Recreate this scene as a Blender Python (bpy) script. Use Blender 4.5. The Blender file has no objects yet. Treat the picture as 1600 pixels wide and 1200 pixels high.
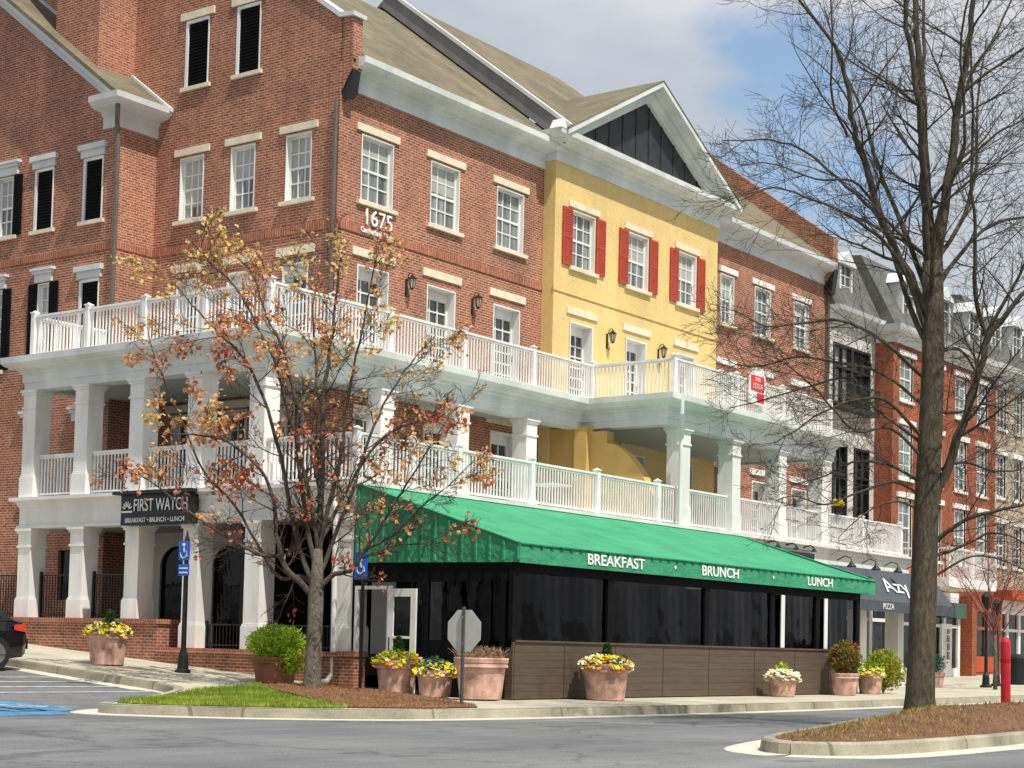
import bpy, math, random
from mathutils import Vector, Matrix, geometry
R = math.radians
rnd = random.Random(7)
scene = bpy.context.scene
COL = scene.collection

# ------------------------------------------------------------------ camera
CAM = Vector((-30.028, -27.634, 1.15))
F_PX, YAW, PITCH, ROLL = 2678.6, 0.934726, 0.056018, 0.0236330
fw = Vector((math.sin(YAW)*math.cos(PITCH), math.cos(YAW)*math.cos(PITCH), math.sin(PITCH)))
r0 = Vector((math.cos(YAW), -math.sin(YAW), 0)); u0 = r0.cross(fw)
cr = r0*math.cos(ROLL) + u0*math.sin(ROLL); cu = -r0*math.sin(ROLL) + u0*math.cos(ROLL)
cd = bpy.data.cameras.new("camera"); cam = bpy.data.objects.new("camera", cd); COL.objects.link(cam)
m = Matrix((( cr.x, cu.x, -fw.x, CAM.x), (cr.y, cu.y, -fw.y, CAM.y), (cr.z, cu.z, -fw.z, CAM.z), (0, 0, 0, 1)))
cam.matrix_world = m
cd.sensor_width = 36; cd.lens = F_PX/1600*36; cd.shift_y = (861.82-600)/1600
cd.clip_start = 0.5; cd.clip_end = 3000
scene.camera = cam

# ------------------------------------------------------------------ sun and sky
SUN_TRAVEL = Vector((0.31, 1.0, -1.88)).normalized()
sd = bpy.data.lights.new("sun", 'SUN'); sd.energy = 5.0; sd.angle = R(0.6); sd.color = (1.0, 0.955, 0.87)
sun = bpy.data.objects.new("sun", sd); COL.objects.link(sun)
sun.rotation_euler = SUN_TRAVEL.to_track_quat('-Z', 'Y').to_euler(); sun.location = (0, -60, 80)
elev = math.asin(-SUN_TRAVEL.z); sun_az = math.atan2(-SUN_TRAVEL.x, -SUN_TRAVEL.y)
W = bpy.data.worlds.new("World"); scene.world = W; W.use_nodes = True
nt = W.node_tree; nt.nodes.clear()
def N(t, kind, **kw):
    n = t.nodes.new(kind)
    for k, v in kw.items(): setattr(n, k, v)
    return n
wo = N(nt, 'ShaderNodeOutputWorld'); sky = N(nt, 'ShaderNodeTexSky', sky_type='NISHITA', sun_disc=False)
sky.sun_elevation = elev; sky.sun_rotation = sun_az; sky.air_density = 1.3; sky.dust_density = 0.0; sky.ozone_density = 4.0
bgs = N(nt, 'ShaderNodeBackground'); bgs.inputs[1].default_value = 0.15
nt.links.new(sky.outputs[0], bgs.inputs[0])
tc = N(nt, 'ShaderNodeTexCoord'); mp = N(nt, 'ShaderNodeMapping'); mp.inputs['Scale'].default_value = (1, 1, 2.4)
nt.links.new(tc.outputs['Generated'], mp.inputs[0])
n1 = N(nt, 'ShaderNodeTexNoise'); n1.inputs['Scale'].default_value = 2.6; n1.inputs['Detail'].default_value = 7; n1.inputs['Roughness'].default_value = 0.52
nt.links.new(mp.outputs[0], n1.inputs['Vector'])
n2 = N(nt, 'ShaderNodeTexNoise'); n2.inputs['Scale'].default_value = 9; n2.inputs['Detail'].default_value = 6
nt.links.new(mp.outputs[0], n2.inputs['Vector'])
# thinning of the cloud deck around one direction (the blue gap in the clouds)
def math_node(op, a, b=None, clamp=False):
    n = N(nt, 'ShaderNodeMath', operation=op); n.use_clamp = clamp
    for i, v in enumerate((a, b)):
        if v is None: continue
        if isinstance(v, (int, float)): n.inputs[i].default_value = v
        else: nt.links.new(v, n.inputs[i])
    return n.outputs[0]
def gap(direction, radius, soft):
    d = Vector(direction).normalized()
    sub = N(nt, 'ShaderNodeVectorMath', operation='DISTANCE'); sub.inputs[1].default_value = d
    nt.links.new(tc.outputs['Generated'], sub.inputs[0])
    wob = math_node('MULTIPLY', math_node('SUBTRACT', n2.outputs['Fac'], 0.5), 0.16)
    dd = math_node('ADD', sub.outputs['Value'], wob)
    mr = N(nt, 'ShaderNodeMapRange', interpolation_type='SMOOTHSTEP')
    nt.links.new(dd, mr.inputs[0]); mr.inputs[1].default_value = radius-soft; mr.inputs[2].default_value = radius+soft
    return mr.outputs[0]
def pdir(px, py):
    return fw + cr*(px-800)/F_PX - cu*(py-861.8)/F_PX
g1 = gap(pdir(1265, 175), 0.045, 0.028); g2 = gap(pdir(1345, 270), 0.022, 0.02); g3 = gap((-0.5, 0.6, 0.7), 0.3, 0.2)
mask = math_node('MULTIPLY', math_node('MULTIPLY', g1, g2), g3)
mask = math_node('MAXIMUM', mask, 0.18)
ramp = N(nt, 'ShaderNodeValToRGB')
ramp.color_ramp.elements[0].position = 0.40; ramp.color_ramp.elements[0].color = (0.66, 0.72, 0.80, 1)
ramp.color_ramp.elements[1].position = 0.62; ramp.color_ramp.elements[1].color = (1.0, 1.0, 1.03, 1)
nt.links.new(n1.outputs['Fac'], ramp.inputs[0])
bgc = N(nt, 'ShaderNodeBackground'); bgc.inputs[1].default_value = 0.80
nt.links.new(ramp.outputs[0], bgc.inputs[0])
mx = N(nt, 'ShaderNodeMixShader'); nt.links.new(mask, mx.inputs[0]); nt.links.new(bgs.outputs[0], mx.inputs[1]); nt.links.new(bgc.outputs[0], mx.inputs[2])
nt.links.new(mx.outputs[0], wo.inputs[0])
scene.view_settings.view_transform = 'Standard'; scene.view_settings.look = 'None'
scene.view_settings.gamma = 1; scene.view_settings.exposure = 0.0; scene.view_settings.use_curve_mapping = False
scene.cycles.max_bounces = 6; scene.cycles.diffuse_bounces = 3; scene.cycles.glossy_bounces = 3
scene.cycles.transparent_max_bounces = 8; scene.cycles.transmission_bounces = 3
scene.cycles.use_denoising = True
scene.cycles.caustics_reflective = False; scene.cycles.caustics_refractive = False

# ------------------------------------------------------------------ materials
def new_mat(name):
    mt = bpy.data.materials.new(name); mt.use_nodes = True
    t = mt.node_tree; b = t.nodes['Principled BSDF']
    return mt, t, b
def setc(t, sock, v):
    if isinstance(v, bpy.types.NodeSocket): t.links.new(v, sock)
    else: sock.default_value = v
def mixc(t, fac, a, b, blend='MIX'):
    n = N(t, 'ShaderNodeMix', data_type='RGBA', blend_type=blend)
    setc(t, n.inputs[0], fac); setc(t, n.inputs[6], a); setc(t, n.inputs[7], b)
    return n.outputs[2]
def noise(t, vec, scale, detail=4, rough=0.55, lo=0.35, hi=0.65):
    n = N(t, 'ShaderNodeTexNoise'); n.inputs['Scale'].default_value = scale; n.inputs['Detail'].default_value = detail
    n.inputs['Roughness'].default_value = rough
    if vec is not None: t.links.new(vec, n.inputs['Vector'])
    r = N(t, 'ShaderNodeMapRange'); r.inputs[1].default_value = lo; r.inputs[2].default_value = hi
    t.links.new(n.outputs['Fac'], r.inputs[0])
    return r.outputs[0]
def pos(t, scale=(1, 1, 1)):
    g = N(t, 'ShaderNodeNewGeometry')
    if scale == (1, 1, 1): return g.outputs['Position']
    v = N(t, 'ShaderNodeVectorMath', operation='MULTIPLY'); v.inputs[1].default_value = scale
    t.links.new(g.outputs['Position'], v.inputs[0]); return v.outputs[0]
def bump(t, b, h, strength=0.3, dist=0.02):
    n = N(t, 'ShaderNodeBump'); n.inputs['Strength'].default_value = strength; n.inputs['Distance'].default_value = dist
    t.links.new(h, n.inputs['Height']); t.links.new(n.outputs[0], b.inputs['Normal'])
def c4(c): return (c[0], c[1], c[2], 1)
def plain(name, c, rough=0.6, var=0.12, scale=3.0, spec=0.4, streak=False, metallic=0, fine=0.0):
    mt, t, b = new_mat(name)
    p = pos(t, (1, 1, 0.25) if streak else (1, 1, 1))
    f = noise(t, p, scale, 5)
    col = mixc(t, f, c4([v*(1-var) for v in c]), c4([min(1, v*(1+var*0.6)) for v in c]))
    if fine:
        g = noise(t, pos(t), 60, 2)
        col = mixc(t, g, mixc(t, 1.0, col, (1-fine, 1-fine, 1-fine, 1), 'MULTIPLY'), col)
        bump(t, b, g, 0.3, 0.01)
    t.links.new(col, b.inputs['Base Color'])
    b.inputs['Roughness'].default_value = rough; b.inputs['Specular IOR Level'].default_value = spec
    b.inputs['Metallic'].default_value = metallic
    return mt
def wall_uv(t):
    g = N(t, 'ShaderNodeNewGeometry'); sp = N(t, 'ShaderNodeSeparateXYZ'); t.links.new(g.outputs['Position'], sp.inputs[0])
    sn = N(t, 'ShaderNodeSeparateXYZ'); t.links.new(g.outputs['True Normal'], sn.inputs[0])
    ab = N(t, 'ShaderNodeMath', operation='ABSOLUTE'); t.links.new(sn.outputs[0], ab.inputs[0])
    gt = N(t, 'ShaderNodeMath', operation='GREATER_THAN'); t.links.new(ab.outputs[0], gt.inputs[0]); gt.inputs[1].default_value = 0.7
    mxf = N(t, 'ShaderNodeMix', data_type='FLOAT'); t.links.new(gt.outputs[0], mxf.inputs[0]); t.links.new(sp.outputs[0], mxf.inputs[2]); t.links.new(sp.outputs[1], mxf.inputs[3])
    cb = N(t, 'ShaderNodeCombineXYZ'); t.links.new(mxf.outputs[0], cb.inputs[0]); t.links.new(sp.outputs[2], cb.inputs[1])
    return cb.outputs[0]
def brick_mat(name, c1, c2, mortar, var=0.25, bw=0.205, bh=0.0695, ms=0.012, bias=0.0, fine=0.2):
    mt, t, b = new_mat(name)
    uv = wall_uv(t)
    bt = N(t, 'ShaderNodeTexBrick'); bt.inputs['Scale'].default_value = 1
    bt.inputs['Brick Width'].default_value = bw; bt.inputs['Row Height'].default_value = bh; bt.inputs['Mortar Size'].default_value = ms
    bt.inputs['Mortar Smooth'].default_value = 0.1; bt.inputs['Bias'].default_value = bias
    bt.inputs['Color1'].default_value = c4(c1); bt.inputs['Color2'].default_value = c4(c2); bt.inputs['Mortar'].default_value = c4(mortar)
    t.links.new(uv, bt.inputs['Vector'])
    p = pos(t)
    big = noise(t, p, 0.5, 6, 0.6); med = noise(t, p, 9, 3, 0.6)
    col = mixc(t, 1.0, bt.outputs['Color'], mixc(t, big, (1-var, 1-var, 1-var*0.9, 1), (1.1, 1.08, 1.05, 1)), 'MULTIPLY')
    col = mixc(t, 1.0, col, mixc(t, med, (1-fine, 1-fine*1.1, 1-fine*1.2, 1), (1+fine*.75, 1+fine*.6, 1+fine*.5, 1)), 'MULTIPLY')
    st = noise(t, pos(t, (1.6, 1.6, 0.16)), 1.3, 6, 0.65, 0.32, 0.68)
    col = mixc(t, 1.0, col, mixc(t, st, (1-var*.75, 1-var*.75, 1-var*.72, 1), (1.06, 1.06, 1.06, 1)), 'MULTIPLY')
    t.links.new(col, b.inputs['Base Color']); b.inputs['Roughness'].default_value = 0.85; b.inputs['Specular IOR Level'].default_value = 0.25
    inv = N(t, 'ShaderNodeMath', operation='SUBTRACT'); inv.inputs[0].default_value = 1; t.links.new(bt.outputs['Fac'], inv.inputs[1])
    bump(t, b, inv.outputs[0], 0.5, 0.01)
    return mt
M = {}
M['brick'] = brick_mat('red_brick', (0.48, 0.152, 0.076), (0.27, 0.082, 0.050), (0.53, 0.38, 0.28))
M['brick_dark'] = brick_mat('low_wall_brick', (0.42, 0.13, 0.07), (0.25, 0.08, 0.055), (0.44, 0.32, 0.24))
M['brick_orange'] = brick_mat('orange_brick', (0.42, 0.10, 0.042), (0.28, 0.065, 0.03), (0.34, 0.16, 0.09))
M['brick_cap'] = brick_mat('rowlock_brick', (0.47, 0.15, 0.075), (0.35, 0.105, 0.06), (0.47, 0.32, 0.23), bw=0.08, bh=0.3)
M['brick_yellow'] = brick_mat('yellow_painted_brick', (0.76, 0.575, 0.25), (0.745, 0.56, 0.24), (0.68, 0.50, 0.20), var=0.07, ms=0.008, fine=0.05)
M['brick_white'] = brick_mat('white_painted_brick', (0.66, 0.655, 0.62), (0.62, 0.61, 0.58), (0.52, 0.51, 0.48), var=0.1, ms=0.01)
M['brick_tan'] = brick_mat('tan_brick', (0.55, 0.47, 0.34), (0.47, 0.39, 0.28), (0.5, 0.46, 0.38))
M['white'] = plain('white_paint', (0.81, 0.805, 0.77), 0.45, 0.14, 1.8, streak=True)
M['white_rail'] = plain('white_vinyl_rail', (0.83, 0.825, 0.80), 0.4, 0.12, 2.5)
M['trim'] = plain('pale_green_grey_trim', (0.69, 0.725, 0.69), 0.5, 0.16, 1.2, streak=True)
M['trim_grey'] = plain('grey_white_trim', (0.64, 0.66, 0.65), 0.5, 0.1, 1.2)
M['column'] = plain('cream_white_stucco', (0.85, 0.84, 0.80), 0.7, 0.13, 1.8, streak=True, fine=0.05)
M['fascia'] = plain('cream_fascia', (0.74, 0.735, 0.69), 0.7, 0.12, 1.5, streak=True)
M['lintel'] = plain('cream_stone', (0.80, 0.72, 0.53), 0.75, 0.12, 4, fine=0.05)
M['lintel_white'] = plain('white_stone', (0.78, 0.77, 0.72), 0.75, 0.1, 4)
M['black'] = plain('black_shutter', (0.006, 0.006, 0.007), 0.75, 0.3, 6, spec=0.1)
M['black_siding'] = plain('black_siding', (0.028, 0.03, 0.034), 0.6, 0.3, 4)
M['iron'] = plain('black_iron', (0.012, 0.012, 0.013), 0.4, 0.2, 6)
M['dark_pipe'] = plain('bronze_downpipe', (0.13, 0.11, 0.09), 0.45, 0.15, 3)
M['red_shutter'] = plain('red_shutter', (0.44, 0.062, 0.03), 0.55, 0.12, 4)
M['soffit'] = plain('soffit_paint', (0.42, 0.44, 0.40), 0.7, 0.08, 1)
M['asphalt_lot'] = None
M['terracotta'] = plain('weathered_terracotta', (0.66, 0.40, 0.32), 0.85, 0.42, 4, fine=0.12)
M['terracotta_dark'] = plain('dark_terracotta', (0.28, 0.11, 0.06), 0.8, 0.25, 5, fine=0.08)
M['soil'] = plain('soil', (0.09, 0.055, 0.035), 0.95, 0.3, 20)
M['dead'] = plain('dry_stems', (0.30, 0.19, 0.11), 0.9, 0.3, 12)
M['brown_panel'] = None
M['red_post'] = plain('red_post_paint', (0.55, 0.02, 0.035), 0.4, 0.15, 6)
M['sign_back'] = plain('aluminium_sign_back', (0.50, 0.51, 0.47), 0.45, 0.08, 5)
M['steel'] = plain('dull_green_steel', (0.07, 0.075, 0.06), 0.5, 0.2, 8)
M['blue_sign'] = plain('blue_sign', (0.02, 0.14, 0.62), 0.4, 0.05, 5)
M['sign_white'] = plain('sign_white', (0.85, 0.85, 0.83), 0.45, 0.04, 5)
M['sign_red'] = plain('sign_red', (0.72, 0.03, 0.035), 0.5, 0.05, 5)
M['sign_black'] = plain('sign_black', (0.014, 0.015, 0.018), 0.4, 0.1, 5)
M['number_white'] = plain('number_white', (0.85, 0.85, 0.83), 0.4, 0.02, 5)
M['navy'] = plain('navy_canvas', (0.07, 0.08, 0.10), 0.8, 0.15, 4)
M['paint_line'] = plain('road_paint', (0.40, 0.40, 0.39), 0.8, 0.35, 5)
M['car_paint'] = plain('black_car_paint', (0.008, 0.008, 0.010), 0.15, 0.1, 3, spec=0.6)
M['tyre'] = plain('tyre_rubber', (0.015, 0.015, 0.015), 0.85, 0.2, 10)
M['rim'] = plain('alloy_rim', (0.35, 0.35, 0.36), 0.3, 0.1, 5, metallic=0.7)
M['tail_red'] = plain('tail_lamp_red', (0.55, 0.06, 0.03), 0.2, 0.1, 5, spec=0.7)
M['lamp_glass'] = plain('frosted_glass', (0.5, 0.48, 0.4), 0.2, 0.1, 5)
M['yellow_plaster'] = plain('ochre_plaster', (0.62, 0.42, 0.13), 0.8, 0.1, 2)
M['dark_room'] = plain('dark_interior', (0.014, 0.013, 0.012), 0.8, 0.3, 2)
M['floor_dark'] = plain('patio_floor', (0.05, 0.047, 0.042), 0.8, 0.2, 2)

def shingle():
    mt, t, b = new_mat('olive_shingles')
    g = N(t, 'ShaderNodeNewGeometry'); sp = N(t, 'ShaderNodeSeparateXYZ'); t.links.new(g.outputs['Position'], sp.inputs[0])
    ad = N(t, 'ShaderNodeMath', operation='ADD'); t.links.new(sp.outputs[0], ad.inputs[0]); t.links.new(sp.outputs[1], ad.inputs[1])
    cb = N(t, 'ShaderNodeCombineXYZ'); t.links.new(ad.outputs[0], cb.inputs[0]); t.links.new(sp.outputs[2], cb.inputs[1])
    bt = N(t, 'ShaderNodeTexBrick'); bt.inputs['Scale'].default_value = 1; bt.inputs['Brick Width'].default_value = 0.3
    bt.inputs['Row Height'].default_value = 0.10; bt.inputs['Mortar Size'].default_value = 0.008
    bt.inputs['Color1'].default_value = (0.225, 0.198, 0.138, 1); bt.inputs['Color2'].default_value = (0.165, 0.146, 0.102, 1); bt.inputs['Mortar'].default_value = (0.13, 0.11, 0.075, 1)
    t.links.new(cb.outputs[0], bt.inputs['Vector'])
    f = noise(t, pos(t), 30, 3); f2 = noise(t, pos(t), 0.6, 4)
    col = mixc(t, 1.0, bt.outputs['Color'], mixc(t, f, (0.78, 0.78, 0.78, 1), (1.2, 1.2, 1.2, 1)), 'MULTIPLY')
    col = mixc(t, 1.0, col, mixc(t, f2, (0.8, 0.8, 0.82, 1), (1.12, 1.12, 1.10, 1)), 'MULTIPLY')
    t.links.new(col, b.inputs['Base Color']); b.inputs['Roughness'].default_value = 0.95; b.inputs['Specular IOR Level'].default_value = 0.1
    return mt
M['shingle'] = shingle()
def grey_slate():
    return plain('grey_slate', (0.13, 0.13, 0.12), 0.85, 0.25, 3, fine=0.2)
M['slate'] = grey_slate()
def asphalt():
    mt, t, b = new_mat('asphalt')
    p = pos(t); f = noise(t, p, 0.35, 6, 0.6, 0.3, 0.7); g = noise(t, p, 45, 3, 0.6, 0.3, 0.7); s = noise(t, pos(t, (0.09, 1.4, 1)), 1.0, 6, 0.6, 0.3, 0.7)
    col = mixc(t, f, (0.105, 0.109, 0.115, 1), (0.195, 0.198, 0.202, 1))
    col = mixc(t, 1.0, col, mixc(t, s, (0.78, 0.78, 0.79, 1), (1.15, 1.15, 1.14, 1)), 'MULTIPLY')
    col = mixc(t, 1.0, col, mixc(t, g, (0.6, 0.6, 0.6, 1), (1.4, 1.4, 1.4, 1)), 'MULTIPLY')
    v = N(t, 'ShaderNodeTexVoronoi', feature='DISTANCE_TO_EDGE'); v.inputs['Scale'].default_value = 0.22
    wn = N(t, 'ShaderNodeTexNoise'); wn.inputs['Scale'].default_value = 1.2; wn.inputs['Detail'].default_value = 6; t.links.new(p, wn.inputs['Vector'])
    wv = N(t, 'ShaderNodeVectorMath', operation='MULTIPLY_ADD'); t.links.new(wn.outputs['Color'], wv.inputs[0]); wv.inputs[1].default_value = (2.2, 2.2, 0); t.links.new(p, wv.inputs[2])
    t.links.new(wv.outputs[0], v.inputs['Vector'])
    r = N(t, 'ShaderNodeMapRange'); r.inputs[1].default_value = 0; r.inputs[2].default_value = 0.012; t.links.new(v.outputs['Distance'], r.inputs[0])
    sp_ = noise(t, p, 1.7, 2, 0.5, 0.30, 0.36); col = mixc(t, sp_, mixc(t, 1.0, col, (0.72, 0.71, 0.70, 1), 'MULTIPLY'), col)
    col = mixc(t, r.outputs[0], mixc(t, 1.0, col, (0.6, 0.6, 0.6, 1), 'MULTIPLY'), col)
    t.links.new(col, b.inputs['Base Color']); b.inputs['Roughness'].default_value = 0.8; bump(t, b, g, 0.4, 0.008)
    return mt
M['asphalt'] = asphalt()
def concrete(name, c, joints=None, stain=0.25):
    mt, t, b = new_mat(name)
    p = pos(t); f = noise(t, p, 0.8, 6, 0.65, 0.3, 0.7); g = noise(t, p, 35, 3)
    col = mixc(t, f, c4([v*(1-stain) for v in c]), c4([v*1.08 for v in c]))
    col = mixc(t, 1.0, col, mixc(t, g, (0.88, 0.88, 0.87, 1), (1.08, 1.08, 1.08, 1)), 'MULTIPLY')
    if joints:
        bt = N(t, 'ShaderNodeTexBrick'); bt.offset = 0; bt.inputs['Scale'].default_value = 1; bt.inputs['Brick Width'].default_value = joints
        bt.inputs['Row Height'].default_value = joints; bt.inputs['Mortar Size'].default_value = 0.02
        bt.inputs['Color1'].default_value = (1, 1, 1, 1); bt.inputs['Color2'].default_value = (0.93, 0.93, 0.92, 1); bt.inputs['Mortar'].default_value = (0.55, 0.54, 0.5, 1)
        t.links.new(p, bt.inputs['Vector']); col = mixc(t, 1.0, col, bt.outputs['Color'], 'MULTIPLY')
    t.links.new(col, b.inputs['Base Color']); b.inputs['Roughness'].default_value = 0.9; bump(t, b, g, 0.2, 0.006)
    return mt
M['sidewalk'] = concrete('sidewalk_concrete', (0.53, 0.49, 0.385), 1.5)
M['kerb'] = concrete('kerb_concrete', (0.43, 0.40, 0.30), 3.0, 0.6)
M['gutter'] = concrete('gutter_concrete', (0.62, 0.585, 0.49), None, 0.25)
def mulch(name, a, bcol):
    mt, t, b = new_mat(name); p = pos(t)
    f = noise(t, p, 28, 5, 0.7, 0.35, 0.65); g = noise(t, p, 1.5, 4)
    col = mixc(t, f, c4(a), c4(bcol)); col = mixc(t, 1.0, col, mixc(t, g, (0.75, 0.78, 0.75, 1), (1.2, 1.15, 1.1, 1)), 'MULTIPLY')
    t.links.new(col, b.inputs['Base Color']); b.inputs['Roughness'].default_value = 0.95; bump(t, b, f, 0.8, 0.04)
    return mt
M['mulch'] = mulch('pine_mulch', (0.14, 0.062, 0.028), (0.38, 0.195, 0.095))
M['lawn'] = mulch('lawn_soil', (0.16, 0.22, 0.04), (0.30, 0.36, 0.06))
def leafmat(name, a, bcol, scale=2.0, trans=0.25, rough=0.6):
    mt, t, b = new_mat(name); p = pos(t); f = noise(t, p, scale, 4, 0.7, 0.38, 0.62); g = noise(t, p, 25, 2, 0.6, 0.35, 0.65)
    col = mixc(t, f, c4(a), c4(bcol)); col = mixc(t, 1.0, col, mixc(t, g, (0.7, 0.7, 0.7, 1), (1.25, 1.25, 1.2, 1)), 'MULTIPLY')
    t.links.new(col, b.inputs['Base Color']); b.inputs['Roughness'].default_value = rough; b.inputs['Specular IOR Level'].default_value = 0.25
    tr = N(t, 'ShaderNodeBsdfTranslucent'); t.links.new(col, tr.inputs[0]); ms = N(t, 'ShaderNodeMixShader'); ms.inputs[0].default_value = trans
    out = t.nodes['Material Output']; t.links.new(b.outputs[0], ms.inputs[1]); t.links.new(tr.outputs[0], ms.inputs[2]); t.links.new(ms.outputs[0], out.inputs[0])
    return mt
M['leaf_orange'] = leafmat('leaf_orange', (0.76, 0.36, 0.18), (0.82, 0.52, 0.26), trans=.4)
M['leaf_yellow'] = leafmat('leaf_yellow', (0.80, 0.56, 0.22), (0.80, 0.62, 0.26), trans=.4)
M['leaf_red'] = leafmat('leaf_red', (0.55, 0.12, 0.07), (0.62, 0.22, 0.11), trans=.4)
M['grass_blade'] = leafmat('grass_blade', (0.17, 0.29, 0.03), (0.46, 0.50, 0.08), 1.6, 0.35)
M['dry_grass'] = leafmat('dry_grass', (0.30, 0.30, 0.06), (0.40, 0.33, 0.12), 2, 0.3)
M['lime'] = leafmat('lime_foliage', (0.22, 0.40, 0.02), (0.50, 0.64, 0.05), 5)
M['bush_mixed'] = leafmat('bronze_green_foliage', (0.12, 0.17, 0.03), (0.34, 0.16, 0.04), 4)
M['yellow_green'] = leafmat('yellow_green_foliage', (0.20, 0.30, 0.03), (0.48, 0.42, 0.04), 4)
M['deep_green'] = leafmat('deep_green_foliage', (0.03, 0.09, 0.02), (0.07, 0.17, 0.04), 6)
M['blue_green'] = leafmat('blue_green_foliage', (0.03, 0.12, 0.08), (0.06, 0.2, 0.12), 6)
M['fl_yellow'] = leafmat('pansy_yellow', (0.85, 0.62, 0.02), (0.85, 0.75, 0.04), 8)
M['fl_white'] = leafmat('pansy_cream', (0.78, 0.76, 0.45), (0.82, 0.80, 0.68), 8)
M['fl_orange'] = leafmat('pansy_orange', (0.75, 0.22, 0.02), (0.85, 0.45, 0.02), 8)
def bark(name, a, bcol, sz=0.25):
    mt, t, b = new_mat(name); p = pos(t, (1, 1, sz)); f = noise(t, p, 22, 5, 0.7, 0.3, 0.7); g = noise(t, pos(t), 3, 3)
    col = mixc(t, f, c4(a), c4(bcol)); col = mixc(t, 1.0, col, mixc(t, g, (0.75, 0.77, 0.72, 1), (1.15, 1.15, 1.1, 1)), 'MULTIPLY')
    t.links.new(col, b.inputs['Base Color']); b.inputs['Roughness'].default_value = 0.95; bump(t, b, f, 1.0, 0.04)
    return mt
M['bark_dark'] = bark('dark_furrowed_bark', (0.055, 0.042, 0.028), (0.19, 0.155, 0.105))
M['bark_grey'] = bark('grey_smooth_bark', (0.12, 0.10, 0.08), (0.29, 0.25, 0.205), 0.5)
M['bark_brown'] = bark('brown_limb_bark', (0.075, 0.055, 0.042), (0.20, 0.16, 0.13), 0.5)
M['twig_dark'] = plain('dark_twig', (0.085, 0.070, 0.055), 0.9, 0.3, 3)
M['twig_brown'] = plain('brown_twig', (0.075, 0.050, 0.042), 0.9, 0.35, 3)
M['twig_red'] = plain('red_twig', (0.22, 0.06, 0.05), 0.9, 0.35, 3)

def glass(name, c, spec=0.6, streak=0.0, rough=0.04, curtain=None):
    mt, t, b = new_mat(name)
    p = pos(t, (3, 3, 0.35)); f = noise(t, p, 1.6, 4, 0.6)
    base = c4(c)
    if curtain is not None:
        base = mixc(t, f, c4(c), c4(curtain))
    setc(t, b.inputs['Base Color'], base)
    b.inputs['Roughness'].default_value = rough; b.inputs['Specular IOR Level'].default_value = spec
    wv = noise(t, pos(t, (1, 1, 0.5)), 2.0, 3)
    bump(t, b, wv, 0.25, 0.02)
    return mt
M['pane'] = glass('window_glass', (0.05, 0.06, 0.062), 0.7, curtain=(0.30, 0.33, 0.315))
M['pane_dark'] = glass('dark_window_glass', (0.03, 0.033, 0.035), 0.7, curtain=(0.09, 0.10, 0.10))
M['store_glass'] = glass('shopfront_glass', (0.006, 0.006, 0.006), 0.22, curtain=(0.015, 0.015, 0.015))
def vinyl():
    mt, t, b = new_mat('clear_vinyl_curtain'); t.nodes.remove(b)
    out = t.nodes['Material Output']
    tr = N(t, 'ShaderNodeBsdfTransparent'); tr.inputs[0].default_value = (0.30, 0.30, 0.31, 1)
    gl = N(t, 'ShaderNodeBsdfGlossy'); gl.inputs['Roughness'].default_value = 0.05; gl.inputs[0].default_value = (0.72, 0.72, 0.74, 1)
    fr = N(t, 'ShaderNodeFresnel'); fr.inputs[0].default_value = 1.28
    f = noise(t, pos(t, (1.2, 1.2, 0.6)), 1.1, 2, 0.5, 0.3, 0.7)
    bp = N(t, 'ShaderNodeBump'); bp.inputs['Strength'].default_value = 0.45; bp.inputs['Distance'].default_value = 0.05; t.links.new(f, bp.inputs['Height'])
    t.links.new(bp.outputs[0], gl.inputs['Normal']); 
    ms = N(t, 'ShaderNodeMixShader'); t.links.new(fr.outputs[0], ms.inputs[0]); t.links.new(tr.outputs[0], ms.inputs[1]); t.links.new(gl.outputs[0], ms.inputs[2])
    t.links.new(ms.outputs[0], out.inputs[0])
    return mt
M['vinyl'] = vinyl()
def panel_mat():
    mt, t, b = new_mat('brown_composite_boards')
    g = N(t, 'ShaderNodeNewGeometry'); sp = N(t, 'ShaderNodeSeparateXYZ'); t.links.new(g.outputs['Position'], sp.inputs[0])
    mo = N(t, 'ShaderNodeMath', operation='FRACT'); dv = N(t, 'ShaderNodeMath', operation='DIVIDE'); t.links.new(sp.outputs[2], dv.inputs[0]); dv.inputs[1].default_value = 0.152
    t.links.new(dv.outputs[0], mo.inputs[0])
    r = N(t, 'ShaderNodeMapRange'); r.inputs[1].default_value = 0.0; r.inputs[2].default_value = 0.09; t.links.new(mo.outputs[0], r.inputs[0])
    f = noise(t, pos(t, (1, 1, 14)), 2.0, 5, 0.6)
    col = mixc(t, f, (0.080, 0.056, 0.036, 1), (0.108, 0.076, 0.050, 1))
    col = mixc(t, r.outputs[0], (0.05, 0.034, 0.022, 1), col)
    t.links.new(col, b.inputs['Base Color']); b.inputs['Roughness'].default_value = 0.65
    bump(t, b, r.outputs[0], 0.5, 0.008)
    return mt
M['brown_panel'] = panel_mat()
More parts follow.
